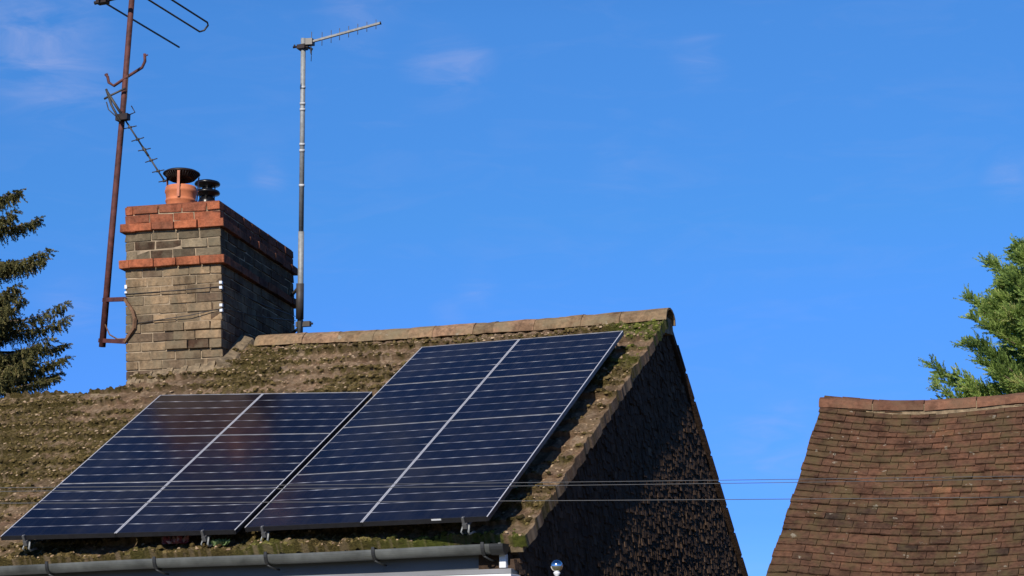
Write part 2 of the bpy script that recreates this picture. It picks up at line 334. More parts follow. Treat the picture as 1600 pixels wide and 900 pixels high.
def make_roof():
    xs = np.arange(-12.9, XV + 1e-6, 0.0115); xs[-1] = XV
    vv = []
    for r in range(ROWS):
        vv += list((r + np.array([0.0, 0.12, 0.25, 0.38, 0.5, 0.62, 0.74, 0.86, 0.96, 0.995])) / ROWS)
    vv.append(1.0); vv = np.array(vv)
    X, V = np.meshgrid(xs, vv); E, Rg = eave(X), ridge(X)
    P = E + (Rg - E) * V[..., None]
    h, m, gr, tone, li = roof_height(X, V)
    # gentle sag of the battens
    h = h + 0.02 * (fbm(X * 0.5, V * 2, 131, 2) - 0.5)
    P = P + h[..., None] * np.array(NR)
    P[..., 0] += np.where(X > XV - 0.002, 0.02 * (fbm(V * 60, V * 0, 140, 2) - 0.5), 0)
    nr, nc = X.shape; idx = np.arange(nr * nc).reshape(nr, nc)
    q = np.stack([idx[:-1, :-1], idx[:-1, 1:], idx[1:, 1:], idx[1:, :-1]], -1).reshape(-1, 4)
    keep = ((X[:-1, :-1] > XCH) | (V[1:, :-1] <= V_EXT + 1e-6)).reshape(-1)
    q = q[keep]
    verts = P.reshape(-1, 3); faces = q.tolist()
    # closed eave edge and verge edge
    n0 = len(verts); low = verts[idx[0]] - np.array(NR) * 0.085
    verge = verts[idx[:, -1]] - np.array(NR) * (0.10)
    verts = np.concatenate([verts, low, verge])
    for i in range(nc - 1): faces.append([n0 + i, n0 + i + 1, int(idx[0, i + 1]), int(idx[0, i])])
    n1 = n0 + nc
    for i in range(nr - 1): faces.append([n1 + i, n1 + i + 1, int(idx[i + 1, -1]), int(idx[i, -1])][::-1])
    me = bpy.data.meshes.new('roof'); me.from_pydata(verts.tolist(), [], faces); me.update()
    for nm, a in (('tone', tone), ('moss', m), ('green', gr), ('lichen', li)):
        a = np.broadcast_to(a, X.shape)
        full = np.concatenate([a.reshape(-1), a[0], a[:, -1]]).astype(np.float32)
        at = me.attributes.new(nm, 'FLOAT', 'POINT'); at.data.foreach_set('value', full)
    me.materials.append(M['mossy_tile'])
    o = bpy.data.objects.new('roof', me); scene.collection.objects.link(o); o.parent = house; o.matrix_parent_inverse = Matrix.Translation(-house.location)
    return o
make_roof()
def Vv(a): return Vector([float(t) for t in a])
def bed(X, v, h=0.0): # point on the tile bed
    X = np.array(float(X)); e, r = Vv(eave(X)), Vv(ridge(X)); return e + (r - e) * v + NR * h

# moss cushions, lichen crusts and tile crumbs lying all over the front slope
def moss_cover():
    n = 46000; X = rng.uniform(-12.6, XV - 0.03, n); V = rng.uniform(0.004, 0.995, n)
    s = V * ROWS; toe = rng.random(n) < 0.45                       # many sit along the tails of the tiles
    V = np.where(toe, (np.floor(s) + np.abs(rng.normal(0, 0.10, n))) / ROWS, V); V = np.clip(V, 0.004, 0.995)
    h, m, gr, tone, li = roof_height(X, V); h = h + 0.02 * (fbm(X * 0.5, V * 2, 131, 2) - 0.5)
    E, Rg = eave(X), ridge(X); P = E + (Rg - E) * V[:, None] + h[:, None] * np.array(NR)
    vis = (X > XCH) | (V < V_EXT - 0.01)
    crumb = rng.random(n) < 0.22; keep = vis & ((crumb & (rng.random(n) < 0.8)) | (rng.random(n) < 0.07 + 0.62 * m))
    U = np.array((0.0, 0.857, 0.515)); A = np.array((1.0, 0, 0)); N_ = np.array(NR)
    vs_, fs_, tn, gn = [], [], [], []
    for i in np.nonzero(keep)[0]:
        c = crumb[i]; r = rng.uniform(0.006, 0.016) if c else rng.uniform(0.006, 0.0185) * (0.8 + 0.5 * m[i]); hh = r * (rng.uniform(0.2, 0.6) if c else rng.uniform(0.35, 0.8)); b = len(vs_); k = 6; a0 = rng.uniform(0, 6.28); ex = rng.uniform(0.7, 1.4)
        for ring, rr, hz in ((0, 1.0, -0.25), (1, 0.72, 0.65)):
            for j in range(k):
                t = a0 + 6.2832 * j / k; q = r * rr * rng.uniform(0.8, 1.2); vs_.append(P[i] + A * math.cos(t) * q * ex + U * math.sin(t) * q + N_ * hh * hz * rng.uniform(0.8, 1.2))
        vs_.append(P[i] + N_ * hh)
        for j in range(k):
            j2 = (j + 1) % k; fs_.append((b + j, b + j2, b + k + j2, b + k + j)); fs_.append((b + k + j, b + k + j2, b + 2 * k))
        t_ = rng.uniform(0.8, 1.0) if c else rng.uniform(0.0, 0.72); tn += [t_] * (2 * k); gn += [0.0 if c else gr[i]] * (2 * k)
    me = bpy.data.meshes.new('moss'); me.from_pydata([tuple(v) for v in vs_], [], fs_); me.update()
    for nm, a in (('tone', tn), ('green', gn)):
        at = me.attributes.new(nm, 'FLOAT', 'FACE'); at.data.foreach_set('value', np.array(a, dtype=np.float32))
    me.materials.append(M['moss_cushion']); o = bpy.data.objects.new('moss', me); scene.collection.objects.link(o); o.parent = house; o.matrix_parent_inverse = Matrix.Translation(-house.location); o['kind'] = 'stuff'
moss_cover()

# rear slope
rb = MB()
for (xa, xb, va) in ((XCH, XV, 1.0), (-13.8, XCH, V_EXT)):
    a, b = bed(xa, va, -0.06), bed(xb - 0.06, va, -0.06)
    if va == 1.0: a += Vector((0, 0.19, 0.12)); b += Vector((0, 0.19, 0.12))
    d = Vector((0, 3.4, -2.92)) if va == 1.0 else Vector((0, 2.6, -2.56))
    b2 = Vector((0, 0.02, 0.02)); rb.hexa([a - b2, b - b2, b + d - b2, a + d - b2, a + b2, b + b2, b + d + b2, a + d + b2])
    for k in range(1, 12):                                            # course steps seen on the verge silhouette
        q = b + d * (k / 12.0); rb.box(q + Vector((-0.3, 0.0, 0.0)), (0.31, 0, 0), (0, 0.25, -0.215), (0, 0.022, 0.026))
rb.build('rear_roof', M['hung_tile'], house)

# gable wall: tile hanging over a solid wall
GX = -5.088
apex = bed(-5.1, 1.0, -0.06)
def gable_top(Y):
    if Y < apex.y: return 2.66 + (Y - 13.04) * (apex.z - 2.66) / (apex.y - 13.04)
    return apex.z + 0.09 * min(1, (Y - apex.y) / 0.2) - max(0, Y - apex.y - 0.2) * 0.859
gw = MB()
Y0, Y1 = 13.08, 20.2
prof = [(Y0, 0), (Y1, 0), (Y1, gable_top(Y1) - 0.03), (apex.y + 0.2, gable_top(apex.y + 0.2) - 0.03), (apex.y, apex.z - 0.03), (Y0, gable_top(Y0) - 0.03)]
a = [Vector((GX - 0.05, y, z)) for y, z in prof]; b = [Vector((GX - 0.3, y, z)) for y, z in prof]
gw.face(a, 0.1); gw.face(b[::-1], 0.1)
for i in range(6): gw.face([a[i], b[i], b[(i + 1) % 6], a[(i + 1) % 6]], 0.1)
z = 1.6; row = 0
while z < apex.z:
    y = Y0 + (row % 2) * 0.085
    while y < Y1:
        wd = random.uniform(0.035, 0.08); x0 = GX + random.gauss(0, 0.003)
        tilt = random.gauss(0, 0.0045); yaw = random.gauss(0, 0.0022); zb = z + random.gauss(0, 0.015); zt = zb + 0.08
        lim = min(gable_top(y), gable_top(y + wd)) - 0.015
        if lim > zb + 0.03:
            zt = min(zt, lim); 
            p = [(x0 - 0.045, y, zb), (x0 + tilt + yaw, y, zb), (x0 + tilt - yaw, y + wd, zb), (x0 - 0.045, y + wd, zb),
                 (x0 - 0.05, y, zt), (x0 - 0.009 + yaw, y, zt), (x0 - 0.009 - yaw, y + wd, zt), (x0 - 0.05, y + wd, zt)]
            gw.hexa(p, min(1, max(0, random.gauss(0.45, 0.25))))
        y += wd + 0.004
    z += 0.052; row += 1
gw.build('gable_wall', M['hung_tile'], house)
# verge undercloak: mortar bedded strip under the verge tiles
vc = MB()
for k in range(34):
    p0, p1 = bed(XV - 0.02, k / 34.0, -0.10), bed(XV - 0.02, (k + 0.97) / 34.0, -0.10)
    t = random.uniform(-0.006, 0.006)
    vc.box(p0 + Vector((-0.13, 0, 0)), Vector((0.12 + t, 0, 0)), p1 - p0, NR * 0.055, random.random())
vc.build('verge_bedding', M['mortar'], house)

# front walls, fascia, soffit, end box
fw = MB(); fw.box((-13.8, 13.2, 0), (8.62, 0, 0), (0, 0.2, 0), (0, 0, 2.6)); fw.box((-13.8, 13.4, 0), (0.2, 0, 0), (0, 6.5, 0), (0, 0, 2.3)); fw.box((-13.6, 19.7, 0), (8.2, 0, 0), (0, 0.2, 0), (0, 0, 1.9))
fw.box((XCH, 14.5, 3.0), (0.2, 0, 0), (0, 4.6, 0), (0, 0, 0.7)); fw.build('front_wall', M['stucco'], house)
fa = MB(); fa.box((-13.8, 13.11, 2.545), (8.655, 0, 0), (0, 0.022, 0), (0, 0, 0.14)); fa.build('fascia', M['fascia_shaded'], house, 0.004)
sf = MB(); sf.box((-13.8, 13.015, 2.505), (8.70, 0, 0), (0, 0.19, 0), (0, 0, 0.037)); sf.build('soffit', M['soffit_grey'], house, 0.004)
sf = MB(); sf.box((-13.8, 12.985, 2.38), (8.71, 0, 0), (0, 0.2, 0), (0, 0, 0.121)); sf.build('window_head', M['white_upvc'], house, 0.004)
eb = MB(); eb.box((-5.205, 13.035, 2.548), (0.055, 0, 0), (0, 0.10, 0), (0, 0, 0.105)); eb.build('soffit_end_box', M['white_upvc'], house, 0.006)

tf = MB(); tf.box((-13.7, 13.15, 2.5), (8.5, 0, 0), (0, 0.03, 0), (0, 0, 0.27)); tf.build('eaves_board', M['bracket_black'], house)

# gutter: half-round profile along the eaves
def gut_c(X): t = (X + 9.7) / 4.55; return Vector((X, 12.945 + 0.028 * t, 2.668 + 0.02 * t))
gt = MB(); rO, rI = 0.060, 0.053; nA = 14
xs = np.linspace(-13.8, -5.14, 40); i0 = 0; rings = []
for X in xs:
    c = gut_c(X) + Vector((0, 0, 0.004 * math.sin(X * 2.1)))
    ring = []
    for k in range(nA + 1):
        a_ = math.pi * k / nA; ring.append(c + Vector((0, -rO * math.cos(a_), 0.03 - rO * math.sin(a_) * 1.25)))
    for k in range(nA, -1, -1):
        a_ = math.pi * k / nA; ring.append(c + Vector((0, -rI * math.cos(a_), 0.03 - rI * math.sin(a_) * 1.25)))
    rings.append(ring)
for i in range(len(xs) - 1):
    n = len(rings[0])
    for k in range(n): gt.face([rings[i][k], rings[i + 1][k], rings[i + 1][(k + 1) % n], rings[i][(k + 1) % n]], 0.5, False)
gt.face(rings[-1][:nA + 1][::-1])
for X in (-5.16,):                                                     # stop end
    c = gut_c(X)
    gt.tube([c + Vector((0.0, -0.062, 0.034)), c + Vector((0.02, -0.062, 0.034))], 0.006)
gut = gt.build('gutter', M['gutter_grey'], house)
for p_ in gut.data.polygons: p_.use_smooth = True
m_ = gut.modifiers.new('split', 'EDGE_SPLIT'); m_.split_angle = R(45)
ec = MB(); c = gut_c(-5.215)
prev = None
for X, rr in ((-5.235, 0.066), (-5.125, 0.066)):
    c = gut_c(X); ring = [c + Vector((0, -rr * math.cos(math.pi * k / 12), 0.034 - rr * 1.25 * math.sin(math.pi * k / 12))) for k in range(13)]
    if prev:
        for k in range(12): ec.face([prev[k], ring[k], ring[k + 1], prev[k + 1]], 0.5, True)
        ec.face(ring[::-1]); ec.face(prev)
    prev = ring
ec.build('gutter_end_cap', M['bracket_black'], gut)
for X in (-11.2, -10.15, -9.132, -8.116, -7.112, -6.187, -5.287):
    br = MB(); c = gut_c(X); pts = []
    ring0 = []; 
    for k in range(13):
        a_ = math.pi * k / 12; pts.append(Vector((0, -0.068 * math.cos(a_), 0.032 - 0.068 * 1.25 * math.sin(a_))))
    for k in range(12):
        for s in (0,):
            p, q = c + pts[k], c + pts[k + 1]; out_ = 1.0
            br.box(p + Vector((-0.014, 0, 0)), (0.028, 0, 0), q - p, (0, 0.004 * pts[k].y / 0.068, -0.004))
    br.box(c + Vector((-0.012, -0.072, 0.02)), (0.024, 0, 0), (0, 0.012, 0), (0, 0, 0.028))
    br.tube([c + Vector((0.0, -0.03, -0.055)), c + Vector((0.035, 0.03, -0.082)), c + Vector((0.045, 0.085, -0.085))], 0.007)
    br.build('gutter_bracket', M['bracket_black'], gut)

# ridge tiles
xr = [-9.62, -9.27, -8.83, -8.39, -7.95, -7.63, -7.2, -6.95, -6.74, -6.52, -6.24, -5.97, -5.72, -5.02]
xr = [-9.62, -9.02, -8.6, -8.16, -7.75, -7.47, -7.02, -6.80, -6.36, -6.12, -5.86, -5.46, -4.985]
def ridge_tile(mb, p0, p1, r=0.15, th=0.02, up_=0.0, tone=0.5, drop=0.10):
    n = 9; rings = []
    for s in range(5):
        t = s / 4.0; p = p0.lerp(p1, t); ring = []
        for sg, rad in ((1, r), (-1, r - th)):
            kk = range(n) if sg == 1 else range(n - 1, -1, -1)
            for k in kk:
                a_ = math.pi * k / (n - 1)
                off = Vector((0, -rad * 1.05 * math.cos(a_), rad * (0.9 * math.sin(a_)) - drop + up_))
                off += Vector((0, random.uniform(-1, 1), random.uniform(-1, 1))) * 0.005
                ring.append(p + off)
        rings.append(ring)
    m = len(rings[0])
    for s in range(4):
        for k in range(m): mb.face([rings[s][k], rings[s + 1][k], rings[s + 1][(k + 1) % m], rings[s][(k + 1) % m]], tone, True)
    for e in (0, -1):
        for k in range(n - 1):
            q = [rings[e][k], rings[e][k + 1], rings[e][m - 2 - k], rings[e][m - 1 - k]]; mb.face(q if e == 0 else q[::-1], tone)
for i in range(len(xr) - 1):
    p0, p1 = bed(xr[i] + 0.001, 1.0, 0.05) + Vector((0, 0.09, 0.02)), bed(xr[i + 1] - 0.002, 1.0, 0.05) + Vector((0, 0.09, 0.02))
    j = Vector((0, random.uniform(-.006, .006), random.uniform(-.003, .003))); mb = MB()
    ridge_tile(mb, p0 + j, p1 + j + Vector((0, 0, random.uniform(-0.006, 0.006))), 0.158, tone=random.random(), drop=0.075)
    mb.build('ridge_tile', M['ridge_tan'], house)
# mortar bedding under ridge tiles
rm = MB(); X = -9.6
while X < -5.02:
    wv = random.uniform(0.03, 0.08); p = bed(X, 1.0, 0.0) + Vector((0, 0.10, 0.0)); p2 = bed(min(X + wv, -5.02), 1.0, 0.0) + Vector((0, 0.10, 0.0))
    yb = -0.165 + random.uniform(-0.02, 0.012); zb = -0.11 + random.uniform(-0.02, 0.0)
    rm.hexa([p + Vector((0, yb, zb)), p2 + Vector((0, yb, zb)), p2 + Vector((0, 0.15, -0.1)), p + Vector((0, 0.15, -0.1)),
             p + Vector((0, -0.12, 0.04)), p2 + Vector((0, -0.12, 0.04)), p2 + Vector((0, 0.12, 0.04)), p + Vector((0, 0.12, 0.04))], random.random())
    X += wv
rm.build('ridge_bedding', M['mortar'], house)
# low mortar capping on the ridge of the lower left part
ex = MB(); X = -13.8
while X < XCH + 0.05:
    wv = random.uniform(0.12, 0.3); p = bed(X, V_EXT, 0.0); p2 = bed(X + wv, V_EXT, 0.0); q = random.uniform(-0.012, 0.012)
    ex.hexa([p + Vector((0, -0.10, -0.06)), p2 + Vector((0, -0.10, -0.06)), p2 + Vector((0, 0.2, -0.15)), p + Vector((0, 0.2, -0.15)),
             p + Vector((0, -0.02, 0.012 + q)), p2 + Vector((0, -0.02, 0.012 + q)), p2 + Vector((0, 0.12, 0.0 + q)), p + Vector((0, 0.12, 0.0 + q))], random.random())
    X += wv
ex.build('lower_ridge_capping', M['mortar'], house)

# ------------------------------------------------------------------ chimney
CB = Vector((-9.762, 16.701, 4.985)); CA = Vector((0.988, 0.154, 0)).normalized(); CD = Vector((-0.154, 0.988, 0)).normalized()
CW, CL = 1.084, 2.355; LX, LY = -0.039, -0.014
def ch(u, d, z): # u metres left of the right front corner, d metres back, absolute z; leans a little
    h = z - CB.z; return Vector((CB.x, CB.y, z)) - CA * u + CD * d + CA * (LX * h) + CD * (LY * h)
def chbox(mb, u0, u1, d0, d1, z0, z1, tone=0.5, jit=0.0):
    p = [ch(u1, d0, z0), ch(u0, d0, z0), ch(u0, d1, z0), ch(u1, d1, z0), ch(u1, d0, z1), ch(u0, d0, z1), ch(u0, d1, z1), ch(u1, d1, z1)]
    if jit: p = [q + Vector((random.gauss(0, jit), random.gauss(0, jit), random.gauss(0, jit))) for q in p]
    mb.hexa(p, tone)
def brick_band(mb, z0, z1, n, ex=0.0, rough=0.003, proud=None, tone=(0.5, 0.25), jt=0.011):
    """n courses of individual bricks round the stack, ex = oversail"""
    hgt = (z1 - z0) / n; dep = 0.13
    for k in range(n):
        za, zb = z0 + k * hgt + jt * 0.5, z0 + (k + 1) * hgt - jt * 0.5
        for face, length in (('f', CW + 2 * ex), ('r', CL + 2 * ex), ('l', CL + 2 * ex), ('b', CW + 2 * ex)):
            s = -0.135 * (k % 2) if n > 1 else 0.0; 
            cnt = 0
            while s < length:
                ln = 0.27 + random.uniform(-0.035, 0.035); a0, a1 = max(s, 0) + jt * 0.5 * (s > 0), min(s + ln, length) - jt * 0.5
                s += ln
                if length - s < 0.09 and length - s > 0: a1 = length; s = length + 1
                if s > length: a1 = length
                if a1 - a0 < 0.03: continue
                o_ = random.gauss(0, rough); t = min(1, max(0, random.gauss(*tone)))
                if face == 'f':
                    u0, u1 = a0 - ex, a1 - ex; e_ = proud(0.5 * (u0 + u1), 0.5 * (za + zb)) if proud else 0
                    chbox(mb, u0, u1, -ex - o_ - e_, dep, za, zb, t, rough * 0.85)
                elif face == 'r': t = max(0, min(1, random.gauss(0.08, 0.12))); chbox(mb, -ex - o_, dep, a0 - ex if a0 > 0 else -ex + 0.006, a1 - ex, za, zb, t, rough * 0.85)  # right face bricks toned darker: soot plus that side's shade in the colour
                elif face == 'l': chbox(mb, CW - dep, CW + ex + o_, a0 - ex if a0 > 0 else -ex + 0.006, a1 - ex, za, zb, t, rough * 0.85)
                else: chbox(mb, a0 - ex, a1 - ex, CL - dep, CL + ex + o_, za, zb, t, rough * 0.85)
def proud(u, z): return 0.034 if (u < 0.63 and 5.2 < z < 5.52) else 0.0
cm = MB(); chbox(cm, 0.011, CW - 0.011, 0.011, CL - 0.011, 3.6, 6.78, 0.5)
chim = cm.build('chimney', M['lime_mortar'], house)
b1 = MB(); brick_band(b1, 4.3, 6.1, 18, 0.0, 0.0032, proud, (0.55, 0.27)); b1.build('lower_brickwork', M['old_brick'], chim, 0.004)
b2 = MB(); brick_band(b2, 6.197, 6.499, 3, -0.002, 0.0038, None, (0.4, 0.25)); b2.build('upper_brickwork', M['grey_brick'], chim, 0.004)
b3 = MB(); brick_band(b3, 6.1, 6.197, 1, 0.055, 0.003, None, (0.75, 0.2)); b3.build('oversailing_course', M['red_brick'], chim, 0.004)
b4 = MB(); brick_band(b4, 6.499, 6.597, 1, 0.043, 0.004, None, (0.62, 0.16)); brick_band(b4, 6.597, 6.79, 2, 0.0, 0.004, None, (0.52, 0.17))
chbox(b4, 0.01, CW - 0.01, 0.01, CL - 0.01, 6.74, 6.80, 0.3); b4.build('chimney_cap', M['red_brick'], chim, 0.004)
# mortar fillets where the stack meets the tiles
fl = MB(); n = 26
for k in range(n):
    for kk in (0,):
        d0, d1 = lerp(-0.06, 0.62, k / n), lerp(-0.06, 0.62, (k + 1) / n)
        def onroof(u, d, hh):
            q = ch(u, d, 5.0); X = q.x; v = (q.y - float(eave(np.array(X))[1])) / (float(ridge(np.array(X))[1]) - float(eave(np.array(X))[1])); return bed(X, v, hh)
        j = random.uniform(-0.006, 0.006)
        p = [onroof(0.02, d0, -0.03), onroof(-0.12 + j, d0, -0.01), onroof(-0.12 + j, d1, -0.01), onroof(0.02, d1, -0.03),
             onroof(0.02, d0, 0.11), onroof(-0.10 + j, d0, 0.045), onroof(-0.10 + j, d1, 0.045), onroof(0.02, d1, 0.11)]
        fl.hexa(p, random.random())
u = -0.05
while u < CW - 0.06:
    wv = random.uniform(0.025, 0.06); j = random.uniform(0.02, 0.07); hh = random.uniform(0.0, 0.05)
    p = [onroof(u + wv, -0.16 + j, -0.02), onroof(u, -0.16 + j, -0.02), onroof(u, 0.03, -0.05), onroof(u + wv, 0.03, -0.05),
         onroof(u + wv, -0.13 + j, 0.03), onroof(u, -0.13 + j, 0.03), onroof(u, 0.02, 0.04 + hh), onroof(u + wv, 0.02, 0.04 + hh)]
    fl.hexa(p, random.random()); u += wv
fl.build('mortar_fillet', M['mortar'], chim)
# lashing wire and white corner plates
lw = MB(); lw.tube([ch(-0.012, -0.008, 5.62), ch(0.35, -0.042, 5.555), ch(0.7, -0.014, 5.53), ch(1.02, -0.012, 5.50)], 0.0045, 6)
lw.tube([ch(-0.008, -0.008, 5.855), ch(0.5, -0.008, 5.84), ch(1.09, -0.008, 5.83)], 0.004, 6)
for zz, ze in ((5.87, 6.0), (5.62, 5.95)):
    lw.tube([ch(-0.01, -0.008, zz), ch(-0.012, 1.2, (zz + ze) / 2 - 0.02), ch(-0.01, CL, ze)], 0.004, 6)
lw.build('lashing_wire', M['dark_steel'], chim)
for uu, zz in ((0.01, 5.90), (0.01, 5.845), (0.01, 5.655), (0.01, 5.60)):
    cp = MB(); chbox(cp, -0.010, 0.022, -0.012, 0.022, zz - 0.016, zz + 0.016); cp.build('corner_plate', M['white_upvc'], chim, 0.003)
for zz, hh in ((5.91, 0.03), (5.85, 0.016)):
    cp = MB(); chbox(cp, CW - 0.02, CW + 0.008, -0.012, 0.02, zz - hh * 0.7, zz + hh * 0.7); cp.build('corner_plate', M['white_upvc'], chim, 0.003)

# chimney pots and cowls
PC = ch(0.572, 0.30, 6.79)
po = MB(); po.lathe(PC, [(0.160, -0.03), (0.158, 0.09), (0.166, 0.098), (0.167, 0.115), (0.158, 0.125), (0.160, 0.135), (0.166, 0.19), (0.174, 0.20), (0.175, 0.225), (0.166, 0.24), (0.170, 0.255), (0.160, 0.268), (0.140, 0.268), (0.140, 0.1)], 32)
pot = po.build('chimney_pot', M['terracotta'], chim)
cw = MB(); PC = PC + Vector((0, 0, 0.02)); cw.lathe(PC, [(0.0, 0.435), (0.10, 0.434), (0.17, 0.425), (0.198, 0.408), (0.203, 0.395), (0.19, 0.392), (0.165, 0.375), (0.14, 0.345), (0.125, 0.325), (0.118, 0.33), (0.12, 0.38), (0.0, 0.39)], 36)
for k in range(40):
    a_ = 2 * math.pi * k / 40; dv = Vector((math.cos(a_), math.sin(a_), 0)); cw.tube([PC + dv * 0.195 + Vector((0, 0, 0.394)), PC + dv * 0.152 + Vector((0, 0, 0.35)), PC + dv * 0.14 + Vector((0, 0, 0.335))], 0.004, 4)
cw.build('pot_cowl', M['cowl_dark'], chim)
for ang in (-68, 52, 172):
    a_ = R(ang); dv = Vector((math.cos(a_), math.sin(a_), 0)); sd = Vector((-dv.y, dv.x, 0)) * 0.028
    st = MB(); st.box(PC + dv * 0.180 - sd / 2 + Vector((0, 0, 0.10)), sd, dv * 0.006, dv * 0.016 + Vector((0, 0, 0.285)))
    st.build('cowl_strap', M['copper_strap'], chim)
QC = ch(0.53, 0.95, 6.86)
cb = MB(); cb.lathe(QC, [(0.10, -0.02), (0.10, 0.20), (0.085, 0.24), (0.07, 0.25), (0.07, 0.30)], 24)
for z0 in (0.27, 0.375):
    cb.lathe(QC, [(0.0, z0 + 0.075), (0.08, z0 + 0.07), (0.135, z0 + 0.052), (0.145, z0 + 0.035), (0.14, z0 + 0.02), (0.06, z0 - 0.005), (0.06, z0 - 0.03)], 28)
for k in range(6):
    a_ = 2 * math.pi * k / 6; dv = Vector((math.cos(a_), math.sin(a_), 0)); cb.tube([QC + dv * 0.09 + Vector((0, 0, 0.2)), QC + dv * 0.10 + Vector((0, 0, 0.42))], 0.007, 5)
cb.build('black_cowl', M['cowl_black'], chim)

# ------------------------------------------------------------------ solar panels
UP = Vector((0, 0.8586, 0.5126))
def solar(c00, c10, c11, c01, label, group, sticker=False):
    """one framed panel: bottom left, bottom right, top right, top left corner of its glass plane"""
    root = empty('solar_panel', (c00 + c10) / 2, label, 'solar panel', group)
    n = (c10 - c00).cross(c01 - c00).normalized(); a = (c10 - c00).normalized(); b = (c01 - c00).normalized()
    ga, gb = 0.003, 0.002
    p = [c00 + a * ga + b * gb, c10 - a * ga + b * gb, c11 - a * ga - b * gb, c01 + a * ga - b * gb]
    th = 0.038
    # glass laminate
    me = bpy.data.meshes.new('cells')
    fi = 0.007
    q = [p[0] + a * fi + b * fi, p[1] - a * fi + b * fi, p[2] - a * fi - b * fi, p[3] + a * fi - b * fi]
    q = [v - n * 0.002 for v in q]; lo = [v - n * 0.006 for v in q]
    me.from_pydata([tuple(v) for v in q + lo], [], [(0, 1, 2, 3), (7, 6, 5, 4)]); uv = me.uv_layers.new(name='UVMap')
    for li, c in enumerate(((0, 0), (1, 0), (1, 1), (0, 1), (0, 0), (0, 0), (0, 0), (0, 0))): uv.data[li].uv = c
    me.materials.append(M['solar_cells']); g_ = bpy.data.objects.new('cells', me); scene.collection.objects.link(g_)
    g_.parent = root; g_.matrix_parent_inverse = Matrix.Translation(-root.location)
    for s, (o_, d_) in enumerate(((p[0], a), (p[1], -a))):
        e = p[3] - p[0] if s == 0 else p[2] - p[1]
        fs = MB(); fs.box(o_ - n * 0.003, e, d_ * 0.009, n * 0.003) if s == 0 else fs.box(o_ - n * 0.003, d_ * 0.009, e, n * 0.003)
        fs.build('side_frame', M['silver_frame'], root)
    for s, (o_, d_) in enumerate(((p[0], b), (p[3], -b))):
        e = (p[1] - p[0]) if s == 0 else (p[2] - p[3])
        o_ = o_ + a * 0.0115; e = e - a * 0.023
        fb = MB()
        if s == 0: fb.box(o_ - n * th, e, d_ * 0.0085, n * (th + 0.0005))
        else: fb.box(o_ - n * th, d_ * 0.0065, e, n * (th + 0.0005))
        fb.build('cross_frame', M['black_frame'] if s == 0 else M['frame_dim'], root)
    fb = MB(); fb.box(p[0] - n * th, p[3] - p[0], a * 0.009, n * (th - 0.0035)); fb.box(p[1] - n * th, -a * 0.009, p[2] - p[1], n * (th - 0.0035)); fb.box(p[0] + a * 0.012 + b * 0.011 - n * th, (p[1] - p[0]) - a * 0.024, (p[3] - p[0]) - b * 0.022, n * 0.004)
    fb.build('back_sheet', M['black_frame'], root)
    if sticker:
        s_ = MB(); o_ = p[0].lerp(p[1], 0.56) - n * 0.014 - b * 0.002; s_.box(o_, a * 0.085, b * 0.001, n * 0.013); s_.build('white_sticker', M['white_upvc'], root)
    return root
def block(cs, cols, rows, labels, group, stick=None):
    def pt(u, v): return cs[0].lerp(cs[1], u).lerp(cs[2].lerp(cs[3], u), v)
    for r in range(rows):
        for c in range(cols):
            solar(pt(c / cols, r / rows), pt((c + 1) / cols, r / rows), pt((c + 1) / cols, (r + 1) / rows), pt(c / cols, (r + 1) / rows), labels[r][c], group, stick == (r, c))
LC = [Vector(v) for v in ((-9.522, 12.770, 2.929), (-7.394, 12.913, 2.909), (-9.773, 15.528, 4.529), (-7.405, 15.403, 4.384))]
RC = [Vector(v) for v in ((-7.375, 13.014, 2.935), (-5.169, 12.729, 2.906), (-7.375, 16.449, 4.985), (-5.190, 16.156, 4.924))]
block(LC, 2, 3, [['blue solar panel at bottom left corner of the shorter block, nearest the left picture edge', 'blue solar panel at bottom right of the shorter block, next to the dark gap'],
                 ['blue solar panel in middle row, left column of the shorter block below the chimney', 'solar panel in middle row, right column of the shorter block, browned by chimney reflection'],
                 ['solar panel at top left of the shorter block, directly below the chimney front', 'solar panel at top right of the shorter block, with dark chimney reflection']], 'solar panels in the shorter left block')
block(RC, 2, 4, [['blue solar panel at bottom left of the taller block, beside the dark gap', 'blue solar panel at bottom right of the taller block, with small white sticker'],
                 ['blue solar panel in second row from bottom, left column of the taller block', 'blue solar panel in second row from bottom, right column of the taller block'],
                 ['blue solar panel in third row from bottom, left column of the taller block', 'blue solar panel in third row from bottom, right column of the taller block'],
                 ['blue solar panel at top left of the taller block, just under the ridge tiles', 'blue solar panel at top right of the taller block, nearest the gable peak']], 'solar panels in the taller right block', (0, 1))
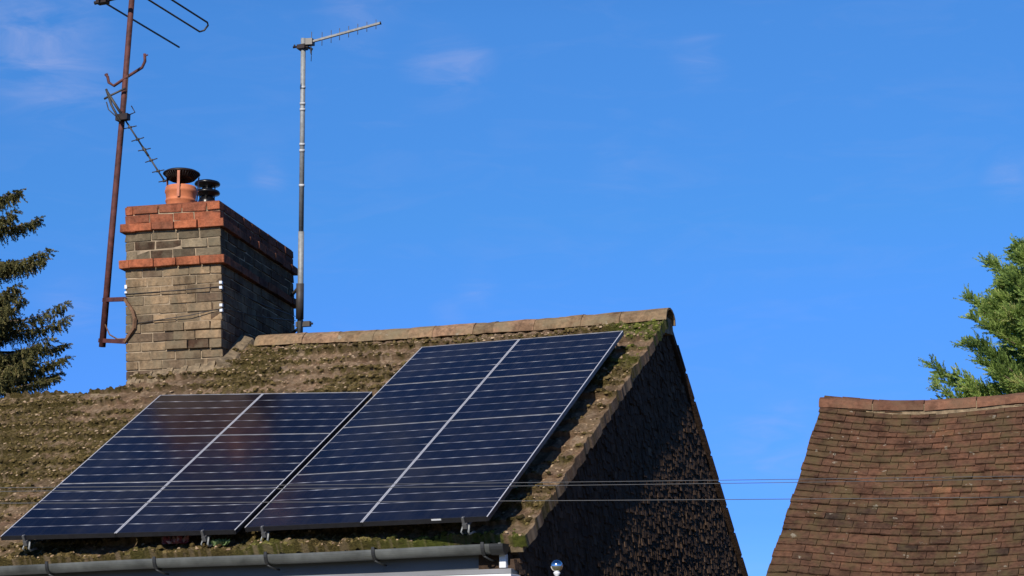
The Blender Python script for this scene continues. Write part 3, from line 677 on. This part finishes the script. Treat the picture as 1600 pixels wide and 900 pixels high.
# mounting rails with end clamps and roof hooks
for bx, bt, label in ((( LC[0].lerp(LC[1], 0.10)), (LC[2].lerp(LC[3], 0.10)), 'aluminium mounting rail end under the bottom left panel near picture edge'),
                      (( LC[0].lerp(LC[1], 0.86)), (LC[2].lerp(LC[3], 0.86)), 'aluminium mounting rail end above the small reddish plant'),
                      (( RC[0].lerp(RC[1], 0.075)), (RC[2].lerp(RC[3], 0.075)), 'aluminium mounting rail end just right of the gap between panel blocks'),
                      (( RC[0].lerp(RC[1], 0.90)), (RC[2].lerp(RC[3], 0.90)), 'aluminium mounting rail end beside the white sticker near the verge')):
    root = empty('mounting_rail', bx, label, 'mounting rail', 'rails under the solar panels')
    d = (bt - bx).normalized(); a = Vector((1, 0, 0)); n = a.cross(d).normalized()
    r_ = MB(); o_ = bx - n * 0.082 - d * 0.025; r_.box(o_, a * 0.034, (bt - bx) + d * 0.05, n * 0.038); r_.build('rail', M['aluminium'], root)
    k_ = MB(); o_ = bx - n * 0.050 - d * 0.018
    k_.box(o_, a * 0.022, d * 0.016, n * 0.054); k_.box(o_ + n * 0.052, a * 0.022, d * 0.030, n * 0.003); k_.tube([o_ + a * 0.011 + d * 0.006 - n * 0.03, o_ + a * 0.011 + d * 0.006 + n * 0.060], 0.005, 8)
    k_.build('end_clamp', M['aluminium'], root)
    h_ = MB()
    P0 = bx - n * 0.080 + d * 0.03 + a * 0.036
    h_.tube([P0 + n * 0.02, P0 - n * 0.03 - d * 0.045, P0 - n * 0.055 - d * 0.03, P0 - n * 0.08 + d * 0.06], 0.009, 6)
    h_.tube([P0 - a * 0.055 + n * 0.0 , P0 - a * 0.06 - n * 0.03 - d * 0.045, P0 - a * 0.055 - n * 0.055 - d * 0.03], 0.006, 6)
    h_.build('roof_hook', M['galvanised'], root)

# ------------------------------------------------------------------ rusty aerial mast on the chimney's left corner
mA, mB_ = Vector((-11.355, 16.853, 5.385)), Vector((-11.008, 16.678, 9.848))
mdir = (mB_ - mA).normalized()
mast = empty('aerial_mast', mA, 'leaning rusty brown mast bracketed to the chimney left corner', 'mast')
t = MB(); t.tube([mA - mdir * 0.03, mA + mdir * 1.2, mA + mdir * 2.6 + Vector((0.01, 0, 0)), mB_ + mdir * 0.6], [0.037, 0.035, 0.033, 0.031], 14); t.build('pole', M['rusty_steel'], mast)
bk = MB()
def bar(mb, pts, wd, ht):
    for p, q in zip(pts[:-1], pts[1:]):
        p, q = Vector(p), Vector(q); d = (q - p).normalized(); up_ = Vector((0, 0, 1)); s = d.cross(up_).normalized(); u2 = s.cross(d)
        mb.box(p - s * wd / 2 - u2 * ht / 2 - d * ht * 0.25, s * wd, u2 * ht, (q - p) + d * ht * 0.5)
f_ = -CD * 0.05
pb1 = mA + mdir * ((5.872 - mA.z) / mdir.z); pb2 = mA + mdir * 0.04
c1, c2 = ch(CW + 0.005, -0.012, 5.776), ch(CW + 0.005, -0.012, 5.315)
o1 = (pb1 - c1).normalized(); o2 = (pb2 - c2).normalized()
bar(bk, [pb1 + o1 * 0.07, c1], 0.03, 0.045); bk.build('bracket_arm', M['rusty_steel'], mast)
bk = MB(); bar(bk, [pb2 + o2 * 0.08, c2], 0.03, 0.045); bk.build('bracket_arm', M['rusty_steel'], mast)
bb = MB(); bar(bb, [c1, ch(0.99, -0.03, 5.64), ch(0.965, -0.033, 5.555), ch(0.975, -0.03, 5.455), c2], 0.03, 0.03)
bb.tube([pb2 + mdir * 0.2, pb2.lerp(c2, 0.3) + Vector((0, 0, 0.07)), pb2.lerp(c2, 0.65) + Vector((0, 0, 0.025)), c2 + Vector((0, 0, 0.03))], 0.008, 6)
bb.build('cranked_stay', M['rusty_brown'], mast)
hk = MB(); hk.tube([(-11.329, 16.661, 8.404), (-11.305, 16.670, 8.376), (-11.293, 16.680, 8.309), (-11.239, 16.701, 8.270), (-11.106, 16.718, 8.348), (-10.946, 16.800, 8.477), (-10.917, 16.808, 8.549), (-10.919, 16.800, 8.634)], 0.017, 8)
hk.tube([(-10.917, 16.792, 8.605), (-10.879, 16.804, 8.617)], 0.008, 6); hk.tube([(-11.335, 16.659, 8.393), (-11.305, 16.672, 8.409)], 0.012, 6)
hk.build('cradle_hook', M['rusty_steel'], mast)
cbm = MB(); cbm.tube([mA + mdir * 3.2 + Vector((0.05, -0.02, 0)), mA + mdir * 2.75 + Vector((0.06, -0.02, 0)), mA + mdir * 2.2 + Vector((0.045, -0.02, 0))], 0.005, 6); cbm.build('cable', M['wire_black'], mast)

# the drooping small yagi
yg = empty('tv_aerial', (-11.066, 16.689, 7.852), 'small drooping yagi aerial slanting from rusty mast down to the terracotta pot', 'aerial')
y0, y1 = Vector((-11.280, 16.634, 8.185)), Vector((-10.718, 16.976, 7.188)); yd = y1 - y0
t = MB(); t.tube([y0, y0 + yd * 0.30], 0.016, 8); t.tube([y0 + yd * 0.29, y0 + yd * 0.62], 0.010, 8); t.tube([y0 + yd * 0.62, y0 + yd * 0.72], 0.014, 8); t.tube([y0 + yd * 0.72, y1], 0.010, 8); t.build('boom', M['aerial_dark'], yg)
ed = Vector((0.85, 0.25, 0.22)).normalized()
for f in (0.40, 0.535, 0.65, 0.77, 0.89, 1.0):
    e = MB(); c = y0 + yd * f; hl = 0.075 - 0.012 * (f - 0.4); d2 = (ed + Vector((random.uniform(-.1, .1), 0, random.uniform(-.12, .12)))).normalized(); e.tube([c - d2 * hl, c + d2 * hl], 0.006, 6); e.tube([c - d2 * 0.02, c + d2 * 0.02], 0.013, 6); e.build('element', M['aerial_dark'], yg)
e = MB(); c = y0 + yd * 0.06; e.tube([c + Vector((-0.08, 0, -0.01)), c + Vector((0.0, 0, 0.02)), c + Vector((0.17, 0.03, 0.09))], 0.012, 6); e.tube([c + Vector((-0.06, 0, 0.1)), c + Vector((0.02, 0, -0.1)), c + Vector((0.14, 0, -0.3))], 0.014, 6)
e.tube([c + Vector((-0.05, 0, -0.05)), c + Vector((-0.02, 0, -0.14)), c + Vector((0.12, 0.05, -0.28))], 0.007, 6); e.build('reflector', M['aerial_dark'], yg)
e = MB(); c = y0 + yd * 0.27; e.box(c + Vector((-0.06, -0.05, -0.06)), (0.15, 0, 0), (0, 0.07, 0), (0, 0, 0.07)); e.tube([c + Vector((-0.02, 0, -0.07)), c + Vector((-0.05, 0, 0.0)), c + Vector((0.0, 0, 0.05))], 0.008, 6); e.tube([c + Vector((0.08, 0, 0.0)), c + Vector((0.16, 0, 0.02)), c + Vector((0.11, 0, 0.1))], 0.007, 6); e.build('mast_clamp', M['cowl_dark'], yg)

# the big old VHF aerial at the mast top
vh = empty('tv_aerial', (-11.023, 16.535, 9.220), 'large old aerial with long rods crossing the rusty mast at the top edge', 'aerial')
bA, bB = Vector((-11.384, 16.477, 9.186)), Vector((-9.536, 16.630, 9.390))
t = MB(); t.tube([bA, bB], 0.022, 8); t.build('boom', M['aerial_dark'], vh)
t = MB(); t.box(bA + Vector((0.04, -0.04, -0.022)), (0.13, 0, 0), (0, 0.08, 0), (0, 0, 0.06)); t.build('boom_clamp', M['cowl_dark'], vh)
def rod(X, hl, dz=0.0, r=0.011):
    t_ = (X - bA.x) / (bB.x - bA.x); c = bA.lerp(bB, t_) + Vector((0, 0, dz)); m = MB(); m.tube([c - Vector((0, hl, 0)), c + Vector((0, hl, 0))], r, 6); m.build('element', M['aerial_dark'], vh)
rod(-11.29, 1.62)
t_ = (-10.86 - bA.x) / (bB.x - bA.x); c = bA.lerp(bB, t_)
m = MB(); hl = 1.36
m.tube([c + Vector((0, -hl, 0)), c + Vector((0, hl - 0.03, 0)), c + Vector((0.03, hl + 0.02, 0.03)), c + Vector((0.08, hl + 0.02, 0.085)), c + Vector((0.10, hl - 0.03, 0.10)), c + Vector((0.10, -hl, 0.10))], 0.011, 6); m.build('folded_dipole', M['aerial_dark'], vh)

# ------------------------------------------------------------------ grey mast behind the chimney with its yagi
gA, gB = Vector((-9.93, 18.717, 5.70)), Vector((-9.607, 18.065, 9.06))
gm = empty('aerial_mast', gA, 'straight galvanised grey mast behind the right rear corner of the chimney', 'mast')
gd = (gB - gA).normalized()
t = MB(); t.tube([gA, gA.lerp(gB, 0.35)], 0.034, 14); t.tube([gA.lerp(gB, 0.35), gB], 0.029, 14); t.build('pole', M['galvanised'], gm)
for f in (0.50, 0.617, 0.638, 0.755, 0.775, 0.83):  # pale raised bands stand in for small highlights on the pole
    t = MB(); t.tube([gA.lerp(gB, f), gA.lerp(gB, f + 0.009)], 0.033, 14); t.build('highlight_band', M['highlight_grey'], gm)
t = MB(); t.tube([gA.lerp(gB, 0.055) + Vector((0, -0.012, 0)), gA.lerp(gB, 0.175) + Vector((0, -0.012, 0))], 0.047, 10); t.box(gA.lerp(gB, 0.03) + Vector((-0.05, -0.02, 0)), (0.17, 0.02, 0), (0, 0.05, 0), (0, 0, 0.06)); t.tube([gA.lerp(gB, 0.04), gA.lerp(gB, 0.04) + Vector((0.14, 0.05, 0))], 0.012, 6)
t.tube([gA.lerp(gB, 0.03), ch(0.1, CL - 0.05, 5.72)], 0.02, 6); t.tube([gA.lerp(gB, 0.17), ch(0.1, CL - 0.05, 6.15)], 0.02, 6)
t.build('chimney_bracket', M['dark_steel'], gm)
ya = empty('tv_aerial', gB, 'silver yagi aerial pointing right on top of the grey mast', 'aerial')
a0, a1 = Vector((-9.50, 18.03, 8.985)), Vector((-8.739, 18.300, 9.200))
t = MB(); s_ = Vector((0, 0, 1)); d = (a1 - a0).normalized(); t.box(a0 - Vector((0, 0.012, 0.012)), a1 - a0, (0, 0.024, 0), (0, 0, 0.024)); t.build('boom', M['boom_grey'], ya)
t = MB(); t.tube([a1 - d * 0.002, a1 + d * 0.012], 0.020, 8); t.build('end_cap', M['cowl_black'], ya)
t = MB(); t.box(a0 + Vector((-0.04, -0.04, -0.035)), (0.075, 0.02, 0), (0, 0.07, 0), (0, 0, 0.075)); t.build('balun_box', M['cowl_black'], ya)
for k, f in enumerate((0.02, 0.17, 0.30, 0.42, 0.55, 0.68, 0.81, 0.94)):
    e = MB(); c = a0.lerp(a1, f); hl = 0.12 if k == 0 else 0.085 - 0.004 * k; e.tube([c - Vector((0, 0, hl)), c + Vector((0, 0, hl))], 0.0042, 6); e.build('element', M['aluminium'], ya)
t = MB(); cc = gB + gd * -0.10
t.tube([cc + Vector((-0.11, -0.04, -0.005)), cc + Vector((0.02, -0.03, 0.0)), a0 + Vector((0, 0, 0))], 0.013, 8); t.box(cc + Vector((-0.06, -0.05, -0.03)), (0.10, 0, 0), (0, 0.1, 0), (0, 0, 0.05)); t.tube([cc + Vector((0.03, -0.03, 0.0)), cc + Vector((0.12, 0, -0.05))], 0.014, 8)
t.tube([cc + Vector((-0.10, -0.04, -0.01)), cc + Vector((-0.09, -0.04, 0.025))], 0.01, 6)
t.build('reflector_arm', M['cowl_dark'], ya)
t = MB(); t.tube([a0 + Vector((0.0, 0, -0.03)), a0 + Vector((0.01, 0, -0.13)), a0 + Vector((0.02, 0, -0.155))], 0.006, 6); t.tube([cc + Vector((0.11, 0, -0.05)), cc + Vector((0.105, 0, -0.19))], 0.004, 6); t.build('cable', M['wire_black'], ya)

# ------------------------------------------------------------------ overhead cables in front of everything
def cable(p, q, label, r=0.0026):
    p, q = Vector(p), Vector(q); d = q - p; pts = []
    for k in range(-8, 17):
        f = k / 8.0; pts.append(p + d * f + Vector((0, 0, 0.02 * (f - 0.5) ** 2)))
    m = MB(); m.tube(pts, r, 6); return tag(m.build('overhead_cable', M['wire_grey']), label, 'cable', 'overhead cables in front of the houses')
cable((-6.081, 7.819, 2.664), (-0.83, 9.862, 2.683), 'upper strand of the paired overhead cables crossing the gable', 0.0016)
cable((-6.083, 7.824, 2.646), (-0.831, 9.865, 2.668), 'lower strand of the paired overhead cables crossing the gable', 0.0016)
cable((-6.088, 7.834, 2.588), (-0.839, 9.884, 2.577), 'single overhead cable running below the paired strands', 0.0018)

# ------------------------------------------------------------------ ball-topped post in front of the gable
bp = empty('ball_topped_post', (-4.486, 12.326, 0), 'thin white post topped by a shiny silver ball before the gable', 'post')
t = MB(); t.tube([(-4.486, 12.326, 0), (-4.486, 12.326, 2.46)], 0.011, 10); t.lathe((-4.486, 12.326, 2.445), [(0.011, -0.02), (0.024, 0.0), (0.024, 0.008), (0.012, 0.016)], 16); t.build('pole', M['white_upvc'], bp)
t = MB(); t.lathe((-4.486, 12.326, 2.497), [(0.043 * math.sin(math.pi * k / 16), -0.043 * math.cos(math.pi * k / 16)) for k in range(17)], 24); t.build('ball', M['chrome'], bp)

# ------------------------------------------------------------------ right house
rh = empty('tiled_house', (-1, 16, 0), 'house on the right with a plain brown clay tiled roof', 'house')
RX0, RX1, RP = -3.55, 3.2, R(44)
rup = Vector((0, math.cos(RP), math.sin(RP))); rn = Vector((0, -math.sin(RP), math.cos(RP)))
def rridge(X):
    z = float(np.interp(X, [-3.6, -3.35, -2.95, -2.6, -2.2, -1.7, 3.2], [4.295, 4.258, 4.216, 4.196, 4.200, 4.212, 4.235])); return Vector((X, 17.16 + 0.02 * (X + 3.5), z))
rt = MB(); nrow = 52; gau = 0.0925
for k in range(nrow):
    s = 0.05 + k * gau; x = RX0 - 0.175 * (s / 2.5) + 0.005 ; first = True
    gau_j = random.gauss(0, 0.006)
    while x < RX1:
        wd = (0.168 if not (first and k % 2) else 0.252) + random.uniform(-0.004, 0.004)
        if first: xx0 = x + random.uniform(-0.009, 0.009)
        else: xx0 = x
        first = False
        sag = 0.012 * math.sin(x * 1.3 + k * 0.05) + 0.012 * math.sin(x * 3.1 + k * 0.21)
        lift = abs(random.gauss(0, 0.003)) + (0.008 if random.random() < 0.04 else 0); sl_ = random.gauss(0, 0.005) + (-0.018 if random.random() < 0.03 else 0)
        o = rridge(x) - rup * (s + sl_ + gau_j) + rn * (0.0 + sag); o.x = xx0; rise_ = Vector((0, 0, rridge(x + wd).z - rridge(x).z)) + rn * (0.018 * (math.sin((x + wd) * 1.3 + k * 0.05) - math.sin(x * 1.3 + k * 0.05)) + 0.012 * (math.sin((x + wd) * 3.1 + k * 0.21) - math.sin(x * 3.1 + k * 0.21)))
        sk = random.gauss(0, 0.004)
        ln = 0.13; ww = wd - 0.005 + (x - xx0)
        e1 = Vector((ww, 0, 0)) + rise_; th_ = 0.014
        b0 = o + rn * (0.014 + lift); b1_ = o + e1 + rn * (0.014 + lift + random.gauss(0, 0.003)) + rup * sk
        t0 = o + rup * ln - rn * 0.004; t1 = o + e1 + rup * ln - rn * 0.004
        camb = rn * 0.003
        big_t = 0.42 + 0.42 * (float(fbm(np.array([x * 0.8 + 3]), np.array([k * 0.09]), 7, 3)[0]) - 0.5) * 2
        rt.hexa([b0, b1_, t1, t0, b0 + rn * th_, b1_ + rn * th_, t1 + rn * th_, t0 + rn * th_], min(1, max(0, random.gauss(big_t, 0.13))))
        x += wd
bw = [rridge(RX0) - rn * 0.13, rridge(RX1) - rn * 0.13]
rt.hexa([bw[0] - rup * 4.8 - rn * 0.05 - Vector((0.3, 0, 0)), bw[1] - rup * 4.8 - rn * 0.05, bw[1] - rn * 0.05, bw[0] - rn * 0.05, bw[0] - rup * 4.8 - Vector((0.3, 0, 0)), bw[1] - rup * 4.8, bw[1], bw[0]], 0.2)
rt.build('roof', M['clay_tile'], rh)
X = RX0 - 0.03
while X < RX1:
    ln = 0.47 if X > RX0 else 0.5; mb = MB(); p0, p1 = rridge(X + 0.004), rridge(X + ln - 0.006)
    ridge_tile(mb, p0, p1 + Vector((0, 0, 0.006)), 0.125, 0.018, 0.0, random.random(), 0.065); mb.build('ridge_tile', M['ridge_clay'], rh); X += ln
rm = MB(); X = RX0
while X < RX1 - 0.1:
    wv = random.uniform(0.05, 0.12); p, p2 = rridge(X), rridge(X + wv); j = random.uniform(-0.012, 0.012)
    rm.hexa([p + Vector((0, -0.122, -0.10 + j)), p2 + Vector((0, -0.122, -0.10 + j)), p2 + Vector((0, 0.13, -0.1)), p + Vector((0, 0.13, -0.1)), p + Vector((0, -0.10, 0.0)), p2 + Vector((0, -0.10, 0.0)), p2 + Vector((0, 0.10, 0.0)), p + Vector((0, 0.10, 0.0))], random.random()); X += wv
rm.build('ridge_bedding', M['mortar'], rh)
rr = MB(); a, b = rridge(RX0) - Vector((0, 0, .03)), rridge(RX1) - Vector((0, 0, .03)); d = Vector((0, 2.6, -2.5)); q = Vector((0, 0.05, 0.05)); rr.hexa([a - q, b - q, b + d - q, a + d - q, a, b, b + d, a + d]); rr.build('rear_roof', M['clay_tile'], rh)
wl = MB(); ye, ze = 13.9, 1.05
pr = [(ye, 0), (19.6, 0), (19.6, 1.6), (17.15, 4.0), (ye, ze - 0.2)]
for xs_, sgn in ((RX0 + 0.06, 1), (RX1 - 0.3, 1)):
    a = [Vector((xs_, y, z)) for y, z in pr]; b = [v + Vector((0.22, 0, 0)) for v in a]
    wl.face(a[::-1]); wl.face(b)
    for i in range(5): wl.face([a[i], a[(i + 1) % 5], b[(i + 1) % 5], b[i]])
wl.box((RX0 + 0.06, ye, 0), (RX1 - RX0 - 0.36, 0, 0), (0, 0.2, 0), (0, 0, 0.8)); wl.build('wall', M['hung_tile'], rh)

# ------------------------------------------------------------------ small plants growing on the tiles
def rosette(name, c, mat, label, n, r, hgt, cat='plant'):
    m = MB(); c = Vector(c)
    for k in range(n):
        a_ = random.uniform(0, 6.28); el = random.uniform(0.2, 1.3); d = Vector((math.cos(a_) * math.cos(el), math.sin(a_) * math.cos(el), math.sin(el))); s = d.orthogonal().normalized(); ln = r * random.uniform(0.5, 1.1)
        b0 = c + Vector((random.uniform(-r, r) * 1.0, random.uniform(-r, r) * 0.4, 0)); wd = ln * 0.22
        m.face([b0, b0 + d * ln * 0.5 + s * wd, b0 + d * ln + Vector((0, 0, hgt * 0.1)), b0 + d * ln * 0.5 - s * wd], random.random())
    return tag(m.build(name, M[mat]), label, cat)
rosette('wild_plant', bed(-8.03, 0.026, 0.06), 'plant_red', 'small reddish plant growing on tiles below the shorter panel block', 110, 0.085, 0.05)
rosette('wild_plant', bed(-7.60, 0.014, 0.05), 'plant_green', 'pale green sprig growing at the gutter under the panel gap', 80, 0.065, 0.05)

# ------------------------------------------------------------------ trees
def spray(mb, p, d, ln, n, leaf, wid, spread, droop=0.0, tone=(0.5, 0.2), rs=None):
    """feathery shoot: n leaf blades along a curved axis"""
    d = d.normalized(); pos = p.copy(); step = ln / n; tn = random.gauss(*tone)
    for k in range(n):
        f = k / n; d = (d + Vector((random.gauss(0, .05), random.gauss(0, .05), random.gauss(0, .05) - droop * step))).normalized(); pos = pos + d * step
        side = d.orthogonal().normalized(); side.rotate(Matrix.Rotation(random.uniform(0, 6.28), 3, d))
        for sg in (1, -1):
            ax = (d * 1.0 + side * sg * spread).normalized(); l = leaf * (1.15 - 0.75 * f) * random.uniform(0.7, 1.2); w_ = wid * random.uniform(0.7, 1.2)
            sd = ax.cross(Vector((random.gauss(0, 1), random.gauss(0, 1), random.gauss(0, 1)))).normalized() * w_
            e = pos + ax * l
            mb.face([pos - sd * 0.4, pos + ax * l * 0.5 - sd, e, pos + ax * l * 0.5 + sd], min(1, max(0, tn + random.gauss(0, 0.13))))
    return pos

def spruce():
    root = empty('conifer_tree', (-20.4, 26.2, 0), 'dark drooping spruce at left picture edge behind the lower roof', 'tree')
    t = MB(); t.tube([(-20.4, 26.2, 0), (-20.38, 26.2, 5), (-20.42, 26.2, 8), (-20.4, 26.2, 11.0)], [0.30, 0.22, 0.13, 0.03], 10)
    cr = MB(); T = Vector((-20.4, 26.2, 0)); lm = t
    # (height at trunk, azimuth in degrees from +X, length, droop)
    br = []
    z = 5.2
    while z < 10.6:
        for k in range(7 if z < 8 else 4):
            ln = max(0.25, (10.9 - z) * 0.33) * random.uniform(0.75, 1.1); br.append((z + random.uniform(-.15, .15), random.uniform(0, 360), ln, 0.25))
        z += 0.34
    # boughs that show against the sky on the right side of the crown
    br += [(8.25, -5, 2.05, 0.30), (8.15, 12, 1.75, 0.35), (8.3, -25, 1.7, 0.3), (9.2, 0, 1.48, 0.22), (9.25, 25, 1.2, .3), (9.85, 5, 1.22, 0.25), (9.9, -20, 1.1, 0.3), (10.3, 0, 0.85, 0.1), (7.4, -8, 1.85, 0.05), (7.2, 15, 1.75, 0.0), (7.0, -20, 1.8, 0.0), (6.8, 5, 1.6, 0.0), (7.6, 30, 1.6, 0.1), (8.0, -40, 1.7, 0.25), (7.1, 40, 1.5, 0.05), (6.6, -35, 1.7, 0.0), (8.6, -15, 1.2, .3)]
    for (z, az, ln, dr) in br:
        a_ = R(az); hd = Vector((math.cos(a_), math.sin(a_), 0)); p = T + Vector((0, 0, z)); pts = [p]; n = 14
        for k in range(1, n + 1):
            f = k / n; pts.append(p + hd * ln * f + Vector((0, 0, -dr * ln * 0.55 * math.sin(f * 2.2) + 0.12 * ln * f * f)))
        lm.tube(pts, [max(0.004, 0.035 * (1 - k / n)) for k in range(n + 1)], 5)
        side = Vector((-hd.y, hd.x, 0))
        for k in range(2, n + 1):
            f = k / n; wid = 0.42 * ln * (1 - 0.75 * f) * 0.6 + 0.10
            for sg in (1, -1):
                for rep in range(2):
                    d = (hd * random.uniform(0.35, 0.9) + side * sg * random.uniform(0.5, 1.0) + Vector((0, 0, random.uniform(-0.5, 0.1)))).normalized()
                    e = spray(cr, pts[k] + hd * random.uniform(-0.05, 0.05), d, wid * random.uniform(0.6, 1.2), 10, 0.070, 0.011, 0.6, 0.8, (0.45, 0.2))
            # hanging branchlets
            for rep in range(8):
                d = (Vector((random.gauss(0, .25), random.gauss(0, .25), -1)) + hd * 0.35).normalized()
                st_ = pts[k].lerp(pts[k - 1], random.random()) + side * random.uniform(-0.6, 0.6) * wid
                spray(cr, st_, d, random.uniform(0.12, 0.45) * (1.1 - 0.6 * f), 10, 0.06, 0.011, 0.5, 0.0, (0.55, 0.22))
        spray(cr, pts[-1], hd + Vector((0, 0, 0.1)), 0.16, 6, 0.07, 0.013, 0.5, 0, (0.6, 0.2))
    t.build('trunk', M['bark'], root); cr.build('crown', M['spruce_needles'], root)
random.seed(21); spruce()

def cypress():
    root = empty('conifer_tree', (-2.0, 27.6, 0), 'bright green feathery cypress at right picture edge behind the tiled roof', 'tree')
    T = Vector((-2.0, 27.6, 0)); t = MB(); t.tube([T, T + Vector((0.02, 0, 4)), T + Vector((0, 0, 7)), T + Vector((0, 0, 9.3))], [0.32, 0.24, 0.13, 0.03], 10); cr = MB()
    br = []
    def rad(z): return float(np.interp(z, [3.5, 6.0, 6.6, 7.3, 7.9, 8.3, 8.8], [2.1, 1.95, 1.65, 1.35, 0.85, 0.45, 0.1]))
    ze = 4.6
    while ze < 8.7:
        for k in range(13):
            e_ = ze + random.uniform(-.1, .1); r_ = rad(e_) * random.uniform(0.7, 1.03); rs = random.uniform(0.3, 0.7); br.append((e_ - rs * r_, random.uniform(0, 360), r_, rs))
        ze += 0.17
    # long plumes reaching out against the sky, given by their tips
    for (e_, r_, az) in ((6.40, 2.29, 187), (6.28, 2.15, 194), (6.05, 2.22, 193), (5.95, 2.2, 180), (6.75, 1.75, 190), (7.35, 1.62, 186), (7.1, 1.5, 200), (7.95, 1.28, 184), (7.65, 1.05, 198), (8.15, 0.8, 180), (6.6, 1.85, 214), (7.0, 1.7, 222), (7.5, 1.3, 232), (6.3, 1.9, 235), (6.9, 1.5, 250), (7.9, 0.95, 225), (6.2, 1.9, 205), (7.25, 1.45, 176)):
        rs = random.uniform(0.4, 0.6); br.append((e_ - rs * r_, az, r_, rs))
    for (z, az, ln, rise) in br:
        a_ = R(az); hd = Vector((math.cos(a_), math.sin(a_), 0)); p = T + Vector((0, 0, z)); pts = [p]; n = 12
        bend = random.uniform(-0.2, 0.2); side = Vector((-hd.y, hd.x, 0))
        for k in range(1, n + 1):
            f = k / n; pts.append(p + hd * ln * f * (1 - 0.1 * f) + side * bend * ln * f * f + Vector((0, 0, rise * ln * (0.55 * f + 0.45 * f * f) - 0.12 * f ** 4)))
        t.tube(pts, [max(0.003, 0.03 * (1 - k / n)) for k in range(n + 1)], 5)
        tn = random.gauss(0.5, 0.13)
        for k in range(3, n + 1):
            f = k / n; ax = (pts[k] - pts[k - 1]).normalized()
            for rep in range(13 if f > 0.4 else 6):
                sd = Vector((random.gauss(0, 1), random.gauss(0, 1), random.gauss(0, 0.8))); sd = (sd - ax * sd.dot(ax)).normalized()
                d = (ax * random.uniform(0.5, 1.0) + sd * random.uniform(0.35, 0.8) + Vector((0, 0, 0.3))).normalized()
                spray(cr, pts[k].lerp(pts[k - 1], random.random()), d, random.uniform(0.16, 0.36) * (1.25 - 0.6 * f), 10, 0.070, 0.0085, 0.42, 0.0, (tn, 0.16))
        spray(cr, pts[-2], (pts[-1] - pts[-2]) + Vector((0, 0, -0.02)), 0.34, 14, 0.06, 0.008, 0.4, 0.3, (tn + 0.1, 0.1))
    t.build('trunk', M['bark'], root); cr.build('crown', M['cypress_sprays'], root)
random.seed(33); cypress()
